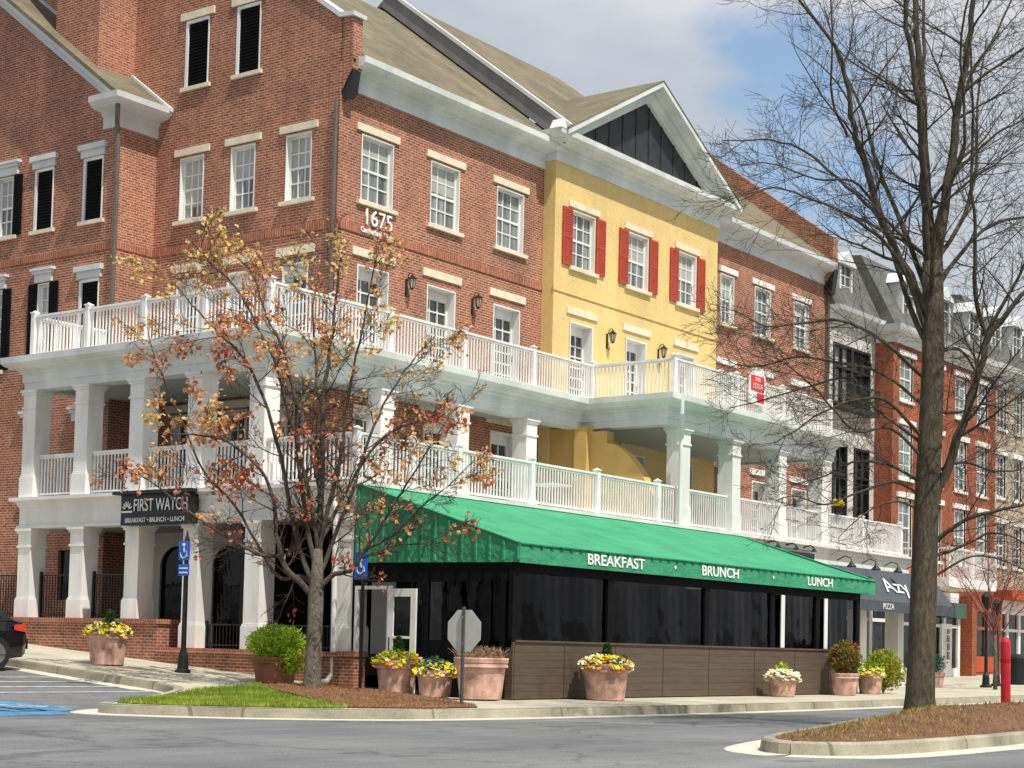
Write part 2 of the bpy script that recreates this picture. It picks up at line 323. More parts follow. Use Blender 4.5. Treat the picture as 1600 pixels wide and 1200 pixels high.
def canvas():
    mt, t, b = new_mat('green_awning_fabric')
    f = noise(t, pos(t, (0.5, 1, 1)), 1.6, 5, 0.6); g = noise(t, pos(t), 40, 2)
    col = mixc(t, f, (0.034, 0.275, 0.135, 1), (0.056, 0.345, 0.175, 1)); col = mixc(t, 1.0, col, mixc(t, g, (0.93, 0.93, 0.93, 1), (1.05, 1.05, 1.05, 1)), 'MULTIPLY')
    t.links.new(col, b.inputs['Base Color']); b.inputs['Roughness'].default_value = 0.75
    b.inputs['Specular IOR Level'].default_value = 0.3
    dl = noise(t, pos(t, (3, .5, .5)), 1.0, 5, .6, .3, .7)
    col2 = mixc(t, 1.0, col, mixc(t, dl, (0.84, 0.86, 0.86, 1), (1.08, 1.06, 1.06, 1)), 'MULTIPLY'); t.links.new(col2, b.inputs['Base Color'])
    bump(t, b, f, 0.5, 0.07)
    return mt
M['canvas'] = canvas()

# ------------------------------------------------------------------ mesh helpers
class MB:
    def __init__(s): s.v = []; s.f = []; s.mi = []
    def add(s, vs, fs, mi=0):
        o = len(s.v); s.v.extend([tuple(q) for q in vs]); s.f.extend([tuple(i+o for i in f) for f in fs]); s.mi.extend([mi]*len(fs)); return s
    def box(s, x0, x1, y0, y1, z0, z1, mi=0):
        if x0 > x1: x0, x1 = x1, x0
        if y0 > y1: y0, y1 = y1, y0
        if z0 > z1: z0, z1 = z1, z0
        return s.add([(x0,y0,z0),(x1,y0,z0),(x1,y1,z0),(x0,y1,z0),(x0,y0,z1),(x1,y0,z1),(x1,y1,z1),(x0,y1,z1)],
              [(0,3,2,1),(4,5,6,7),(0,1,5,4),(1,2,6,5),(2,3,7,6),(3,0,4,7)], mi)
    def cbox(s, c, sx, sy, z0, z1, mi=0): return s.box(c[0]-sx/2, c[0]+sx/2, c[1]-sy/2, c[1]+sy/2, z0, z1, mi)
    def bar(s, a, b, w, h, mi=0, up=(0,0,1)):
        a = Vector(a); b = Vector(b); d = (b-a).normalized(); upv = Vector(up)
        side = d.cross(upv)
        if side.length < 1e-4: side = Vector((1,0,0))
        side.normalize(); u = side.cross(d)
        vs = []
        for p in (a, b):
            for i, j in ((-1,-1),(1,-1),(1,1),(-1,1)): vs.append(p + side*i*w/2 + u*j*h/2)
        return s.add(vs, [(0,3,2,1),(4,5,6,7),(0,1,5,4),(1,2,6,5),(2,3,7,6),(3,0,4,7)], mi)
    def prism(s, pts, axis, a, b, mi=0):
        # pts 2D polygon in the plane orthogonal to axis ('x': (y,z); 'y': (x,z); 'z': (x,y))
        def mk(p, t): return {'x': (t, p[0], p[1]), 'y': (p[0], t, p[1]), 'z': (p[0], p[1], t)}[axis]
        n = len(pts); vs = [mk(p, a) for p in pts] + [mk(p, b) for p in pts]
        fs = [tuple(range(n)), tuple(range(2*n-1, n-1, -1))] + [(i, i+n, (i+1) % n+n, (i+1) % n) for i in range(n)]
        return s.add(vs, fs, mi)
    def quad(s, a, b, c, d, mi=0): return s.add([a, b, c, d], [(0,1,2,3)], mi)
    def tube(s, path, radii, n=8, mi=0, caps=True):
        path = [Vector(p) for p in path]
        if isinstance(radii, (int, float)): radii = [radii]*len(path)
        vs = []; ref = None
        for i, p in enumerate(path):
            d = (path[min(i+1, len(path)-1)] - path[max(i-1, 0)])
            if d.length < 1e-9: d = Vector((0,0,1))
            d.normalize()
            if ref is None:
                ref = d.orthogonal().normalized()
            else:
                ref = ref - d*ref.dot(d)
                if ref.length < 1e-4: ref = d.orthogonal()
                ref.normalize()
            q = d.cross(ref)
            for k in range(n):
                a = 2*math.pi*k/n
                vs.append(p + (ref*math.cos(a) + q*math.sin(a))*radii[i])
        fs = []
        for i in range(len(path)-1):
            for k in range(n):
                fs.append((i*n+k, i*n+(k+1) % n, (i+1)*n+(k+1) % n, (i+1)*n+k))
        if caps:
            fs.append(tuple(range(n-1, -1, -1))); fs.append(tuple((len(path)-1)*n+k for k in range(n)))
        return s.add(vs, fs, mi)
    def lathe(s, prof, c=(0,0,0), n=24, mi=0):
        vs = []
        for r, z in prof:
            for k in range(n):
                a = 2*math.pi*k/n; vs.append((c[0]+r*math.cos(a), c[1]+r*math.sin(a), c[2]+z))
        fs = []
        for i in range(len(prof)-1):
            for k in range(n): fs.append((i*n+k, i*n+(k+1) % n, (i+1)*n+(k+1) % n, (i+1)*n+k))
        fs.append(tuple(range(n-1, -1, -1))); fs.append(tuple((len(prof)-1)*n+k for k in range(n)))
        return s.add(vs, fs, mi)
    def build(s, name, mats, parent=None, smooth=False, loc=None, rz=0):
        me = bpy.data.meshes.new(name); me.from_pydata(s.v, [], s.f)
        if not isinstance(mats, (list, tuple)): mats = [mats]
        for mm in mats: me.materials.append(mm)
        if len(mats) > 1: me.polygons.foreach_set('material_index', s.mi)
        if smooth: me.polygons.foreach_set('use_smooth', [True]*len(me.polygons))
        me.update()
        o = bpy.data.objects.new(name, me); COL.objects.link(o)
        if parent: o.parent = parent
        if loc is not None: o.location = loc
        o.rotation_euler.z = rz
        return o
def tag(o, label=None, cat=None, group=None, kind=None):
    if label: o['label'] = label
    if cat: o['category'] = cat
    if group: o['group'] = group
    if kind: o['kind'] = kind
    return o
def thing(name, label, cat, loc=(0,0,0), rz=0, group=None):
    o = bpy.data.objects.new(name, None); COL.objects.link(o); o.location = loc; o.rotation_euler.z = rz
    o.empty_display_size = 0.3
    return tag(o, label, cat, group)
def structure(o): o['kind'] = 'structure'; return o
def inst(src, parent=None, loc=(0,0,0), rz=0, scale=None):
    c = src.copy(); COL.objects.link(c); c.parent = parent; c.location = loc; c.rotation_euler = (0,0,rz)
    if scale: c.scale = scale
    for ch in list(src.children):
        inst(ch, c, ch.location.copy(), ch.rotation_euler.z)
    return c
def clip_poly(poly, a, b, c):
    out = []
    for i in range(len(poly)):
        p, q = poly[i], poly[(i+1) % len(poly)]
        dp = a*p[0]+b*p[1]-c; dq = a*q[0]+b*q[1]-c
        if dp <= 0: out.append(p)
        if dp*dq < 0:
            t = dp/(dp-dq); out.append((p[0]+(q[0]-p[0])*t, p[1]+(q[1]-p[1])*t))
    return out
def wall(axis, at, u0, u1, z0, z1, holes=(), clips=(), depth=0.3, reveal=0.16, inward=1, mb=None):
    """axis 'y': facade in the plane y=at facing -y (u = x); axis 'x': plane x=at facing -x (u = y)."""
    mb = mb or MB()
    def mk(u, z, d=0): return (u, at+d*inward, z) if axis == 'y' else (at+d*inward, u, z)
    us = sorted({u0, u1} | {h[0] for h in holes if u0 < h[0] < u1} | {h[1] for h in holes if u0 < h[1] < u1})
    zs = sorted({z0, z1} | {h[2] for h in holes if z0 < h[2] < z1} | {h[3] for h in holes if z0 < h[3] < z1})
    for i in range(len(us)-1):
        for j in range(len(zs)-1):
            cu_, cz_ = (us[i]+us[i+1])/2, (zs[j]+zs[j+1])/2
            if any(h[0] < cu_ < h[1] and h[2] < cz_ < h[3] for h in holes): continue
            poly = [(us[i], zs[j]), (us[i+1], zs[j]), (us[i+1], zs[j+1]), (us[i], zs[j+1])]
            for c in clips:
                poly = clip_poly(poly, *c)
                if len(poly) < 3: break
            if len(poly) < 3: continue
            vs = [mk(*p) for p in poly]
            n = len(vs); f = tuple(range(n)) if axis == 'y' else tuple(range(n-1, -1, -1))
            mb.add(vs, [f])
            mb.add([mk(p[0], p[1], depth) for p in poly], [tuple(reversed(f))])
    for h in holes:
        a, b, c, d = h[:4]
        rv = h[4] if len(h) > 4 else reveal
        for (p, q) in (((a,c),(a,d)), ((a,d),(b,d)), ((b,d),(b,c)), ((b,c),(a,c))):
            mb.quad(mk(*p), mk(*q), mk(q[0], q[1], rv+.02), mk(p[0], p[1], rv+.02))
    return mb
def sweep(mb, prof, path, closed_prof=True, mi=0):
    """prof: (offset, z) pts; path: 2D polyline; offset goes to the right-hand side of travel (outward)."""
    P = [Vector(p) for p in path]; rings = []
    for i, p in enumerate(P):
        def nrm(a, b):
            d = (b-a).normalized(); return Vector((d.y, -d.x))
        if i == 0: n = nrm(P[0], P[1]); k = 1
        elif i == len(P)-1: n = nrm(P[-2], P[-1]); k = 1
        else:
            n1_, n2_ = nrm(P[i-1], p), nrm(p, P[i+1]); n = (n1_+n2_).normalized(); k = 1/max(0.2, n.dot(n1_))
        rings.append([(p.x+n.x*o*k, p.y+n.y*o*k, z) for o, z in prof])
    m_ = len(prof); vs = [v for r_ in rings for v in r_]; fs = []
    for i in range(len(P)-1):
        for j in range(m_ if closed_prof else m_-1):
            fs.append((i*m_+j, i*m_+(j+1) % m_, (i+1)*m_+(j+1) % m_, (i+1)*m_+j))
    fs.append(tuple(range(m_-1, -1, -1))); fs.append(tuple((len(P)-1)*m_+j for j in range(m_)))
    return mb.add(vs, fs, mi)
def text_mesh(name, s, size, mat, parent, loc, rot, extrude=0.01, align='CENTER', sx=1.0, bold=0.0):
    c = bpy.data.curves.new(name, 'FONT'); c.body = s; c.size = size; c.extrude = extrude; c.align_x = align; c.align_y = 'CENTER'; c.offset = bold
    o = bpy.data.objects.new(name, c); COL.objects.link(o)
    dg = bpy.context.evaluated_depsgraph_get(); me = bpy.data.meshes.new_from_object(o.evaluated_get(dg))
    bpy.data.objects.remove(o); me.materials.clear(); me.materials.append(mat)
    o = bpy.data.objects.new(name, me); COL.objects.link(o); o.parent = parent; o.location = loc; o.rotation_euler = rot; o.scale = (sx, 1, 1)
    return o
ROT_Y = (R(90), 0, 0)            # reads when seen from -y
ROT_X = (R(90), 0, R(-90))       # reads when seen from -x

# ------------------------------------------------------------------ ground heights
def zs(x, y):
    w = min(1, max(0, (0-x)/3.6))
    return 0.15 + 0.07*max(0, min(y, 40)+5.8)*w + 0.022*max(0, min(x, 90)-24)
def zr(x, y): return zs(x, y) - 0.15
def patch(name, outline, hf, mat, step=1.0, dz=0.0, parent=None, smooth=True):
    xs = [p[0] for p in outline]; ys = [p[1] for p in outline]
    pts = [Vector(p) for p in outline]; n = len(pts)
    def inside(x, y):
        c = False
        for i in range(n):
            a, b = outline[i], outline[i-1]
            if (a[1] > y) != (b[1] > y) and x < (b[0]-a[0])*(y-a[1])/(b[1]-a[1])+a[0]: c = not c
        return c
    x = min(xs)+step*0.37
    while x < max(xs):
        y = min(ys)+step*0.41
        while y < max(ys):
            if inside(x, y): pts.append(Vector((x, y)))
            y += step
        x += step
    r_ = geometry.delaunay_2d_cdt([p.to_2d() for p in pts], [], [list(range(n))], 1, 1e-4)
    mb = MB(); mb.add([(p.x, p.y, hf(p.x, p.y)+dz) for p in r_[0]], [tuple(f) for f in r_[2]])
    o = mb.build(name, mat, parent, smooth=smooth)
    if o.data.polygons and o.data.polygons[0].normal.z < 0: o.data.flip_normals()
    return o
def densify(pts, step=0.5, closed=False):
    out = []
    m_ = len(pts) if closed else len(pts)-1
    for i in range(m_):
        a, b = Vector(pts[i]), Vector(pts[(i+1) % len(pts)]); k = max(1, int((b-a).length/step))
        for j in range(k): out.append(tuple(a.lerp(b, j/k)))
    if not closed: out.append(tuple(pts[-1]))
    return out
def smooth_line(pts, it=2):
    for _ in range(it):
        q = [pts[0]]
        for i in range(len(pts)-1):
            a, b = Vector(pts[i]), Vector(pts[i+1]); q.append(tuple(a.lerp(b, .25))); q.append(tuple(a.lerp(b, .75)))
        q.append(pts[-1]); pts = q
    return pts
def kerb_strip(line, hroad, htop, name, mats, parent=None):
    """line: kerb top outer edge; road lies on the right-hand side when walking along it"""
    L = [Vector(p) for p in line]; mb = MB(); rows = []
    for i, p in enumerate(L):
        a = L[max(0, i-1)]; b = L[min(len(L)-1, i+1)]; d = (b-a).normalized(); n = Vector((d.y, -d.x))
        pr, pt, pg = p+n*0.03, p-n*0.16, p+n*0.45
        zt = htop(p.x, p.y)+0.006; zb = hroad(p.x, p.y)
        rows.append([(pt.x, pt.y, zt), (p.x-n.x*0.02, p.y-n.y*0.02, zt), (p.x+n.x*0.01, p.y+n.y*0.01, zt-0.025), (pr.x, pr.y, zb+0.004), (pg.x, pg.y, zb+0.004), (pg.x, pg.y, zb-0.05)])
    vs = [v for r_ in rows for v in r_]
    for i in range(len(L)-1):
        for j in range(5):
            a = i*6+j; mb.add([vs[a], vs[a+1], vs[a+7], vs[a+6]], [(0, 1, 2, 3)], 1 if j >= 3 else 0)
    return mb.build(name, mats, parent)

# ================================================================== GROUND
def road_sheet():
    xs = sorted(set([-400, -200, -120, -80, -60, -45] + list(range(-36, 48, 2)) + [-3.6, 0] + [50, 60, 75, 90, 120, 200, 400]))
    ys = sorted(set([-400, -200, -100, -60, -40] + list(range(-34, 0, 2)) + [-5.8, 0] + list(range(2, 42, 3)) + [60, 100, 200, 400]))
    mb = MB(); nx = len(xs)
    mb.add([(x, y, zr(x, y)) for y in ys for x in xs], [(j*nx+i, j*nx+i+1, (j+1)*nx+i+1, (j+1)*nx+i) for j in range(len(ys)-1) for i in range(nx-1)])
    return structure(mb.build('road', M['asphalt']))
road_sheet()
edge_raw = [(-7.6, 30), (-7.6, 2.0), (-7.9, -1.5), (-7.9, -3.4), (-8.7, -4.5), (-12.1, -6.45), (-12.6, -7.0), (-12.3, -7.9), (-11.4, -9.2), (-10.2, -10.2), (-8.8, -10.75), (-5.5, -11.05), (-1.8, -11.3), (7.3, -11.2), (17, -10.6), (45, -8.6), (110, -4)]
edge = densify(smooth_line(edge_raw, 2), 0.7)
walk_outline = edge + [(110, 30)]
structure(patch('pavement', walk_outline, zs, M['sidewalk'], 1.6))
structure(kerb_strip(edge, zr, zs, 'kerb', [M['kerb'], M['gutter']]))
# planted nose of the pavement: grass, then mulch round the small tree
def mound(cx_, cy_, hgt, rad):
    return lambda x, y: zs(x, y) + hgt*math.exp(-((x-cx_)**2+(y-cy_)**2)/rad**2)
grass_out = [(-12.25, -7.0), (-11.9, -6.65), (-8.7, -4.95), (-7.0, -4.9), (-7.1, -5.0), (-9.95, -9.7), (-10.2, -9.75), (-11.25, -8.95), (-12.05, -7.85)]
lawn_h = mound(-6.4, -5.6, 0.15, 2.2)
lawn = structure(patch('grass_ground', grass_out, lawn_h, M['lawn'], 0.5, 0.012))
mulch_out = [(-9.97, -9.72), (-7.12, -5.0), (-6.3, -4.75), (-5.6, -4.5), (-4.5, -4.35), (-4.75, -5.6), (-5.6, -8.0), (-6.6, -9.6), (-7.6, -10.45), (-8.8, -10.4)]
structure(patch('mulch_bed', mulch_out, lawn_h, M['mulch'], 0.4, 0.016))
def blades(name, outline, hf, n, h0, h1, mat, seed, label, cat):
    rr = random.Random(seed); xs = [p[0] for p in outline]; ys = [p[1] for p in outline]; mb = MB(); k = 0
    while k < n:
        x = rr.uniform(min(xs), max(xs)); y = rr.uniform(min(ys), max(ys)); c = False
        for i in range(len(outline)):
            a, b = outline[i], outline[i-1]
            if (a[1] > y) != (b[1] > y) and x < (b[0]-a[0])*(y-a[1])/(b[1]-a[1])+a[0]: c = not c
        if not c: continue
        k += 1; z = hf(x, y); a = rr.uniform(0, 6.28); w = rr.uniform(.006, .014); h = rr.uniform(h0, h1); l = rr.uniform(-.5, .5)*h; l2 = rr.uniform(-.5, .5)*h
        mb.add([(x-w*math.cos(a), y-w*math.sin(a), z), (x+w*math.cos(a), y+w*math.sin(a), z), (x+l, y+l2, z+h)], [(0, 1, 2)])
    return tag(mb.build(name, mat), label, cat, kind='stuff')
blades('grass', grass_out, lawn_h, 26000, .03, .10, M['grass_blade'], 3, 'bright green grass on the nose of the kerbed bed', 'grass')
M['straw'] = leafmat('pine_straw', (0.28, 0.14, 0.065), (0.42, 0.235, 0.12), 2, .1)
blades('pine_straw', mulch_out, lawn_h, 9000, .015, .06, M['straw'], 8, 'brown pine straw around the foot of the small tree', 'mulch')
# traffic island
isl_raw = [(-12.3, -18.3), (-12.1, -18.9), (-11.2, -19.35), (-6, -19.3), (60, -16.0), (60, -12.0), (-3.5, -15.5), (-8.4, -16.9), (-11.4, -17.65)]
def closed_smooth(p, it=2):
    for _ in range(it):
        q = []
        for i in range(len(p)):
            a, b = Vector(p[i]), Vector(p[(i+1) % len(p)]); q.append(tuple(a.lerp(b, .25))); q.append(tuple(a.lerp(b, .75)))
        p = q
    return p
isl = densify(closed_smooth(isl_raw), 0.6, closed=True)
def isl_h(x, y):
    e = 9.0; p = Vector((x, y))
    for i in range(0, len(isl)):
        a, b = Vector(isl[i-1]), Vector(isl[i]); ab = b-a; t = max(0, min(1, (p-a).dot(ab)/max(1e-6, ab.length_squared))); e = min(e, (a+ab*t-p).length)
    d = min(1.0, max(0, (x+12.6)/6.0)); k = min(1, max(0, (e-.15)/1.3)); k = k*k*(3-2*k)
    return 0.16+(0.05+0.20*d)*k
structure(kerb_strip(isl+[isl[0]], lambda x, y: 0.0, lambda x, y: 0.15, 'island_kerb', [M['kerb'], M['gutter']]))
def inset(p, d):
    out = []
    for i in range(len(p)):
        a, b = Vector(p[i-1]), Vector(p[(i+1) % len(p)]); t = (b-a).normalized(); out.append((p[i][0]-t.y*d, p[i][1]+t.x*d))
    return out
isl_in = inset(isl, 0.15)
structure(patch('island_mulch', isl_in, isl_h, M['mulch'], 0.5))
blades('island_grass', [(-12.0, -18.4), (-11.2, -19.1), (-7.5, -19.0), (-4, -17.2), (-4.0, -15.8), (-8.3, -17.1), (-11.3, -17.8)], isl_h, 1300, .02, .07, M['dry_grass'], 5, 'thin dry grass on the mulch island', 'grass')
blades('pine_straw', inset(isl, .2), isl_h, 16000, .015, .06, M['straw'], 9, 'brown pine straw over the traffic island', 'mulch')
# parking markings
def strip(name, a, b, w, mat, dz=0.006, hf=zr, kind=True):
    a = Vector(a); b = Vector(b); n = Vector(((b-a).y, -(b-a).x)).normalized()*w/2; k = max(2, int((b-a).length/0.6)); mb = MB(); vs = []
    for i in range(k+1):
        p = a.lerp(b, i/k)
        for s_ in (-1, 1): q = p+n*s_; vs.append((q.x, q.y, hf(q.x, q.y)+dz))
    mb.add(vs, [(2*i, 2*i+1, 2*i+3, 2*i+2) for i in range(k)]); return structure(mb.build(name, mat))
for i, y in enumerate((-0.6, -1.5, -2.4, -3.3)):
    strip('parking_stripe', (-8.3, y), (-14.5, y+.1), 0.15, M['paint_line'])
strip('parking_stripe', (-8.4, 5.6), (-13.2, 5.6), 0.11, M['paint_line'])
strip('stop_line', (-7.6, -11.75), (-6.9, -13.4), 0.12, M['paint_line'])
M['blue_paint'] = plain('blue_road_paint', (0.07, 0.21, 0.37), 0.8, 0.55, 3)
structure(patch('parking_symbol_field', [(-12.85, -6.4), (-12.05, -5.8), (-12.0, -5.0), (-12.6, -4.5), (-14.3, -5.6), (-14.8, -7.2), (-13.4, -7.2)], zr, M['blue_paint'], 0.5, 0.006))
wc = MB()
def ring(mb, cx_, cy_, r_, w, z, a0=0, a1=360, n=24):
    vs = []; fs = []
    for i in range(n+1):
        a = R(a0+(a1-a0)*i/n)
        for q in (r_-w/2, r_+w/2): vs.append((cx_+q*math.cos(a), cy_+q*math.sin(a), z))
    mb.add(vs, [(2*i, 2*i+1, 2*i+3, 2*i+2) for i in range(n)])
zw = 0.055
ring(wc, -13.5, -5.2, .38, .10, zw+.012, 140, 420)
for a, b in (((-13.5, -4.9), (-13.5, -5.35)), ((-13.5, -5.3), (-13.05, -5.35)), ((-13.05, -5.35), (-12.9, -5.8)), ((-13.5, -5.1), (-13.2, -5.1))):
    wc.bar((a[0], a[1], zw+.012), (b[0], b[1], zw+.012), .1, .004)
ring(wc, -13.5, -4.68, .07, .14, zw+.012)
structure(wc.build('parking_wheelchair_symbol', M['paint_line'], loc=(.35, -.6, .01)))

M['blind'] = plain('window_blind', (.42, .42, .39), .7, .15, 2)
brr = random.Random(4)
# ================================================================== WINDOW AND DOOR MAKERS (local: facade in y=0 facing -y, u=x centred, z from the sill)
def window_parts(w, h, pane_mat, parent, loc, rz, cols=3, rows=4, rec=0.13, lintel='cream', sill=True, lint_z=0.06, name='window'):
    mb = MB(); f = .085
    y0, y1 = rec-.03, rec+.05
    mb.box(-w/2, -w/2+f, y0, y1, 0, h); mb.box(w/2-f, w/2, y0, y1, 0, h)
    mb.box(-w/2+f, w/2-f, y0, y1, h-f, h); mb.box(-w/2+f, w/2-f, y0, y1, 0, f)
    iw = w-2*f; ih = h-2*f
    mb.box(-w/2+f, w/2-f, y0+.012, y1-.01, f+ih/2-.03, f+ih/2+.03)
    for c in range(1, cols):
        x = -iw/2+iw*c/cols; mb.box(x-.016, x+.016, y0+.02, y1-.02, f, h-f)
    for r_ in range(1, rows):
        if r_*2 == rows: continue
        z = f+ih*r_/rows; mb.box(-iw/2, iw/2, y0+.022, y1-.022, z-.016, z+.016)
    # white reveals lining the opening
    mb.box(-w/2+.002, -w/2+.03, -.014, y0-.001, 0, h); mb.box(w/2-.03, w/2-.002, -.014, y0-.001, 0, h); mb.box(-w/2+.03, w/2-.03, -.014, y0-.001, h-.03, h-.002)
    o = mb.build(name, M['white'], parent, loc=loc, rz=rz)
    p = MB(); p.quad((-w/2+.02, y1-.035, .02), (w/2-.02, y1-.035, .02), (w/2-.02, y1-.035, h-.02), (-w/2+.02, y1-.035, h-.02)); p.build('pane', pane_mat, o)
    bh_ = brr.choice([0, .25, .45, .5, .5, .8])*(h-.1)
    if bh_ > 0 and pane_mat == M['pane']:
        q = MB(); q.box(-w/2+f, w/2-f, y1-.045, y1-.037, h-.05-bh_, h-.05); q.build('blind', M['blind'], o)
    if sill: s = MB(); s.box(-w/2-.14, w/2+.14, -.09, rec, -.10, -.002); s.build('sill', M['lintel'], o)
    if lintel == 'cream':
        s = MB(); s.box(-w/2-.2, w/2+.2, -.05, .02, h+lint_z, h+lint_z+.18); s.build('lintel', M['lintel'], o)
    elif lintel == 'white':
        s = MB(); s.box(-w/2-.2, w/2+.2, -.05, .02, h+lint_z, h+lint_z+.18); s.build('lintel', M['lintel_white'], o)
    elif lintel == 'moulded':
        s = MB(); s.box(-w/2-.1, w/2+.1, -.06, .02, h+.03, h+.24); s.box(-w/2-.15, w/2+.15, -.11, .02, h+.24, h+.33); s.box(-w/2-.2, w/2+.2, -.15, .02, h+.33, h+.40); s.build('lintel', M['trim_grey'], o)
    return o
def blind_window(w, h, parent, loc, rz, lintel='cream'):
    """opening closed by a black louvred shutter with a white frame"""
    mb = MB(); f = .07; mb.box(-w/2-.02, -w/2+f, -.015, .12, 0, h); mb.box(w/2-f*.3, w/2+.02, -.015, .12, 0, h); mb.box(-w/2, w/2, -.012, .12, h-.06, h+.02)
    o = mb.build('window', M['white'], parent, loc=loc, rz=rz)
    s = MB()
    s.box(-w/2+f, w/2-f*.3, .03, .07, 0, h-.06)
    n = int(h/.09)
    for i in range(n): s.bar((-w/2+f+.05, .02, .05+i*(h-.12)/n), (w/2-f*.3-.05, .02, .05+i*(h-.12)/n), .03, .035)
    s.build('shutter', M['black'], o)
    q = MB(); q.box(-w/2-.12, w/2+.12, -.08, .1, -.1, -.002); q.build('sill', M['lintel'], o)
    l = MB()
    if lintel == 'cream': l.box(-w/2-.2, w/2+.2, -.05, .02, h+.05, h+.24); l.build('lintel', M['lintel'], o)
    else: l.box(-w/2-.1, w/2+.1, -.06, .02, h+.03, h+.22); l.box(-w/2-.16, w/2+.16, -.12, .02, h+.22, h+.36); l.build('lintel', M['trim_grey'], o)
    return o
def french_door(w, h, parent, loc, rz, rec=0.34, pane='pane_dark', lintel='cream', cols=3):
    mb = MB(); f = .10; y0, y1 = rec-.05, rec+.03
    mb.box(-w/2, -w/2+f, y0, y1, 0, h); mb.box(w/2-f, w/2, y0, y1, 0, h); mb.box(-w/2+f, w/2-f, y0, y1, h-.30, h); mb.box(-w/2+f, w/2-f, y0, y1, 0, .3)
    iw = w-2*f; z0_, z1_ = .3, h-.30
    for c in range(1, cols): x = -iw/2+iw*c/cols; mb.box(x-.02, x+.02, y0+.015, y1-.01, z0_, z1_)
    for r_ in range(1, 6): z = z0_+(z1_-z0_)*r_/6; mb.box(-iw/2, iw/2, y0+.018, y1-.012, z-.02, z+.02)
    mb.box(-w/2+.002, -w/2+.04, -.014, y0-.001, 0, h); mb.box(w/2-.04, w/2-.002, -.014, y0-.001, 0, h); mb.box(-w/2+.04, w/2-.04, -.014, y0-.001, h-.04, h-.002)
    o = mb.build('door', M['white'], parent, loc=loc, rz=rz)
    p = MB(); p.quad((-w/2+.05, y1-.03, .1), (w/2-.05, y1-.03, .1), (w/2-.05, y1-.03, h-.1), (-w/2+.05, y1-.03, h-.1)); p.build('pane', M[pane], o)
    hd = MB(); hd.bar((w/2-f-.02+.06, y0-.05, 1.0), (w/2-f-.02+.06, y0-.05, 1.16), .02, .03); hd.build('handle', M['iron'], o)
    if lintel: s = MB(); s.box(-w/2-.2, w/2+.2, -.05, .02, h+.2, h+.4); s.build('lintel', M['lintel' if lintel == 'cream' else 'lintel_white'], o)
    return o
XR = -math.pi/2

# ================================================================== MAIN BRICK BUILDING (corner at the origin)
B1 = thing('brick_building', 'red brick corner building with cream lintels, olive shingle roof and white number', 'building')
fw_x = [(0.82, 2.02), (3.50, 4.70), (6.32, 7.56)]
fholes = [(a, b, 11.95, 13.6) for a, b in fw_x] + [(a-.04, b-.06, 7.98, 10.38, .36) for a, b in fw_x] + [(a-.04, b-.06, 4.5, 6.95, .36) for a, b in fw_x]
front = wall('y', 0, 0, 8.5, 0, 15.2, fholes, depth=.5)
ew3 = [(4.64, 5.52), (2.80, 3.66), (0.88, 1.74)]
eholes = [(a, b, 11.95, 13.6) for a, b in ew3] + [(4.62, 5.45, 15.45, 17.2), (2.77, 3.58, 15.45, 17.2)] + [(a, b, 7.98, 10.4, .36) for a, b in ew3] + [(a, b, 4.5, 6.9, .3) for a, b in ew3]
wall('x', 0, 0, 13.0, 0, 24, eholes, clips=[(-0.72, 1, 16.25), (0.0, 1, 24)], depth=.3, mb=front)
front.box(0.02, .36, -.34, -.002, 14.95, 16.2); front.prism([(-.34, 14.95), (-.002, 14.95), (-.002, 14.4)], 'x', .02, .36)
front.build('wall', M['brick'], B1)
bt = MB(); bt.box(-.025, 8.49, -.03, -.001, 11.12, 11.32); bt.box(-.03, -.001, .002, 6.44, 11.12, 11.32); bt.build('belt_course', M['brick_cap'], B1)
cp = MB(); cp.prism([(-.42, 16.2), (-.42, 16.3), (0.02, 16.36), (6.2, 20.84), (12.6, 16.36), (12.6, 16.2), (6.2, 20.72), (0.05, 16.24)], 'x', -.06, .42); cp.build('coping', M['trim_grey'], B1)
for a, b in fw_x: window_parts(b-a, 1.65, M['pane'], B1, ((a+b)/2, 0, 11.95), 0)
for a, b in fw_x: french_door(b-a-.02, 2.40, B1, ((a+b)/2-.05, 0, 7.98), 0, rec=.28)
for a, b in fw_x: french_door(b-a-.02, 2.45, B1, ((a+b)/2-.05, 0, 4.5), 0)
for a, b in ew3: window_parts(b-a, 1.65, M['pane'], B1, (0, (a+b)/2, 11.95), XR)
for a, b in ((4.62, 5.45), (2.77, 3.58)): blind_window(b-a, 1.75, B1, (0, (a+b)/2, 15.45), XR)
for a, b in ew3: french_door(b-a, 2.42, B1, (0, (a+b)/2, 7.98), XR)
for a, b in ew3: window_parts(b-a, 2.4, M['pane_dark'], B1, (0, (a+b)/2, 4.5), XR, rows=6, rec=.25)
CORN = [(0, 14.55), (.05, 14.55), (.05, 14.86), (.10, 14.88), (.12, 14.96), (.40, 15.0), (.41, 15.03), (.46, 15.04), (.56, 15.12), (.57, 15.27), (0, 15.27)]
cn = MB(); sweep(cn, CORN, [(.24, 0), (8.52, 0)]); cn.build('cornice', M['trim'], B1)
def roof_pair(name, parent, x0, x1, ye, ze, slope=.77, yr=6.0, mat=None, back=True):
    zrdg = ze+slope*(yr-ye); mb = MB(); t = .09
    prof = [(ye, ze), (yr, zrdg), (2*yr-ye, ze), (2*yr-ye, ze-t), (yr, zrdg-t*1.6), (ye, ze-t)]
    mb.prism(prof, 'x', x0, x1); return mb.build(name, mat or M['shingle'], parent)
roof_pair('roof', B1, .36, 8.46, -.50, 15.27)
dn = MB(); dn.tube([(-.06, .06, 14.2), (-.07, .06, 13.2), (-.07, .06, 8.0)], .055, 8); dn.build('downpipe', M['dark_pipe'], B1)
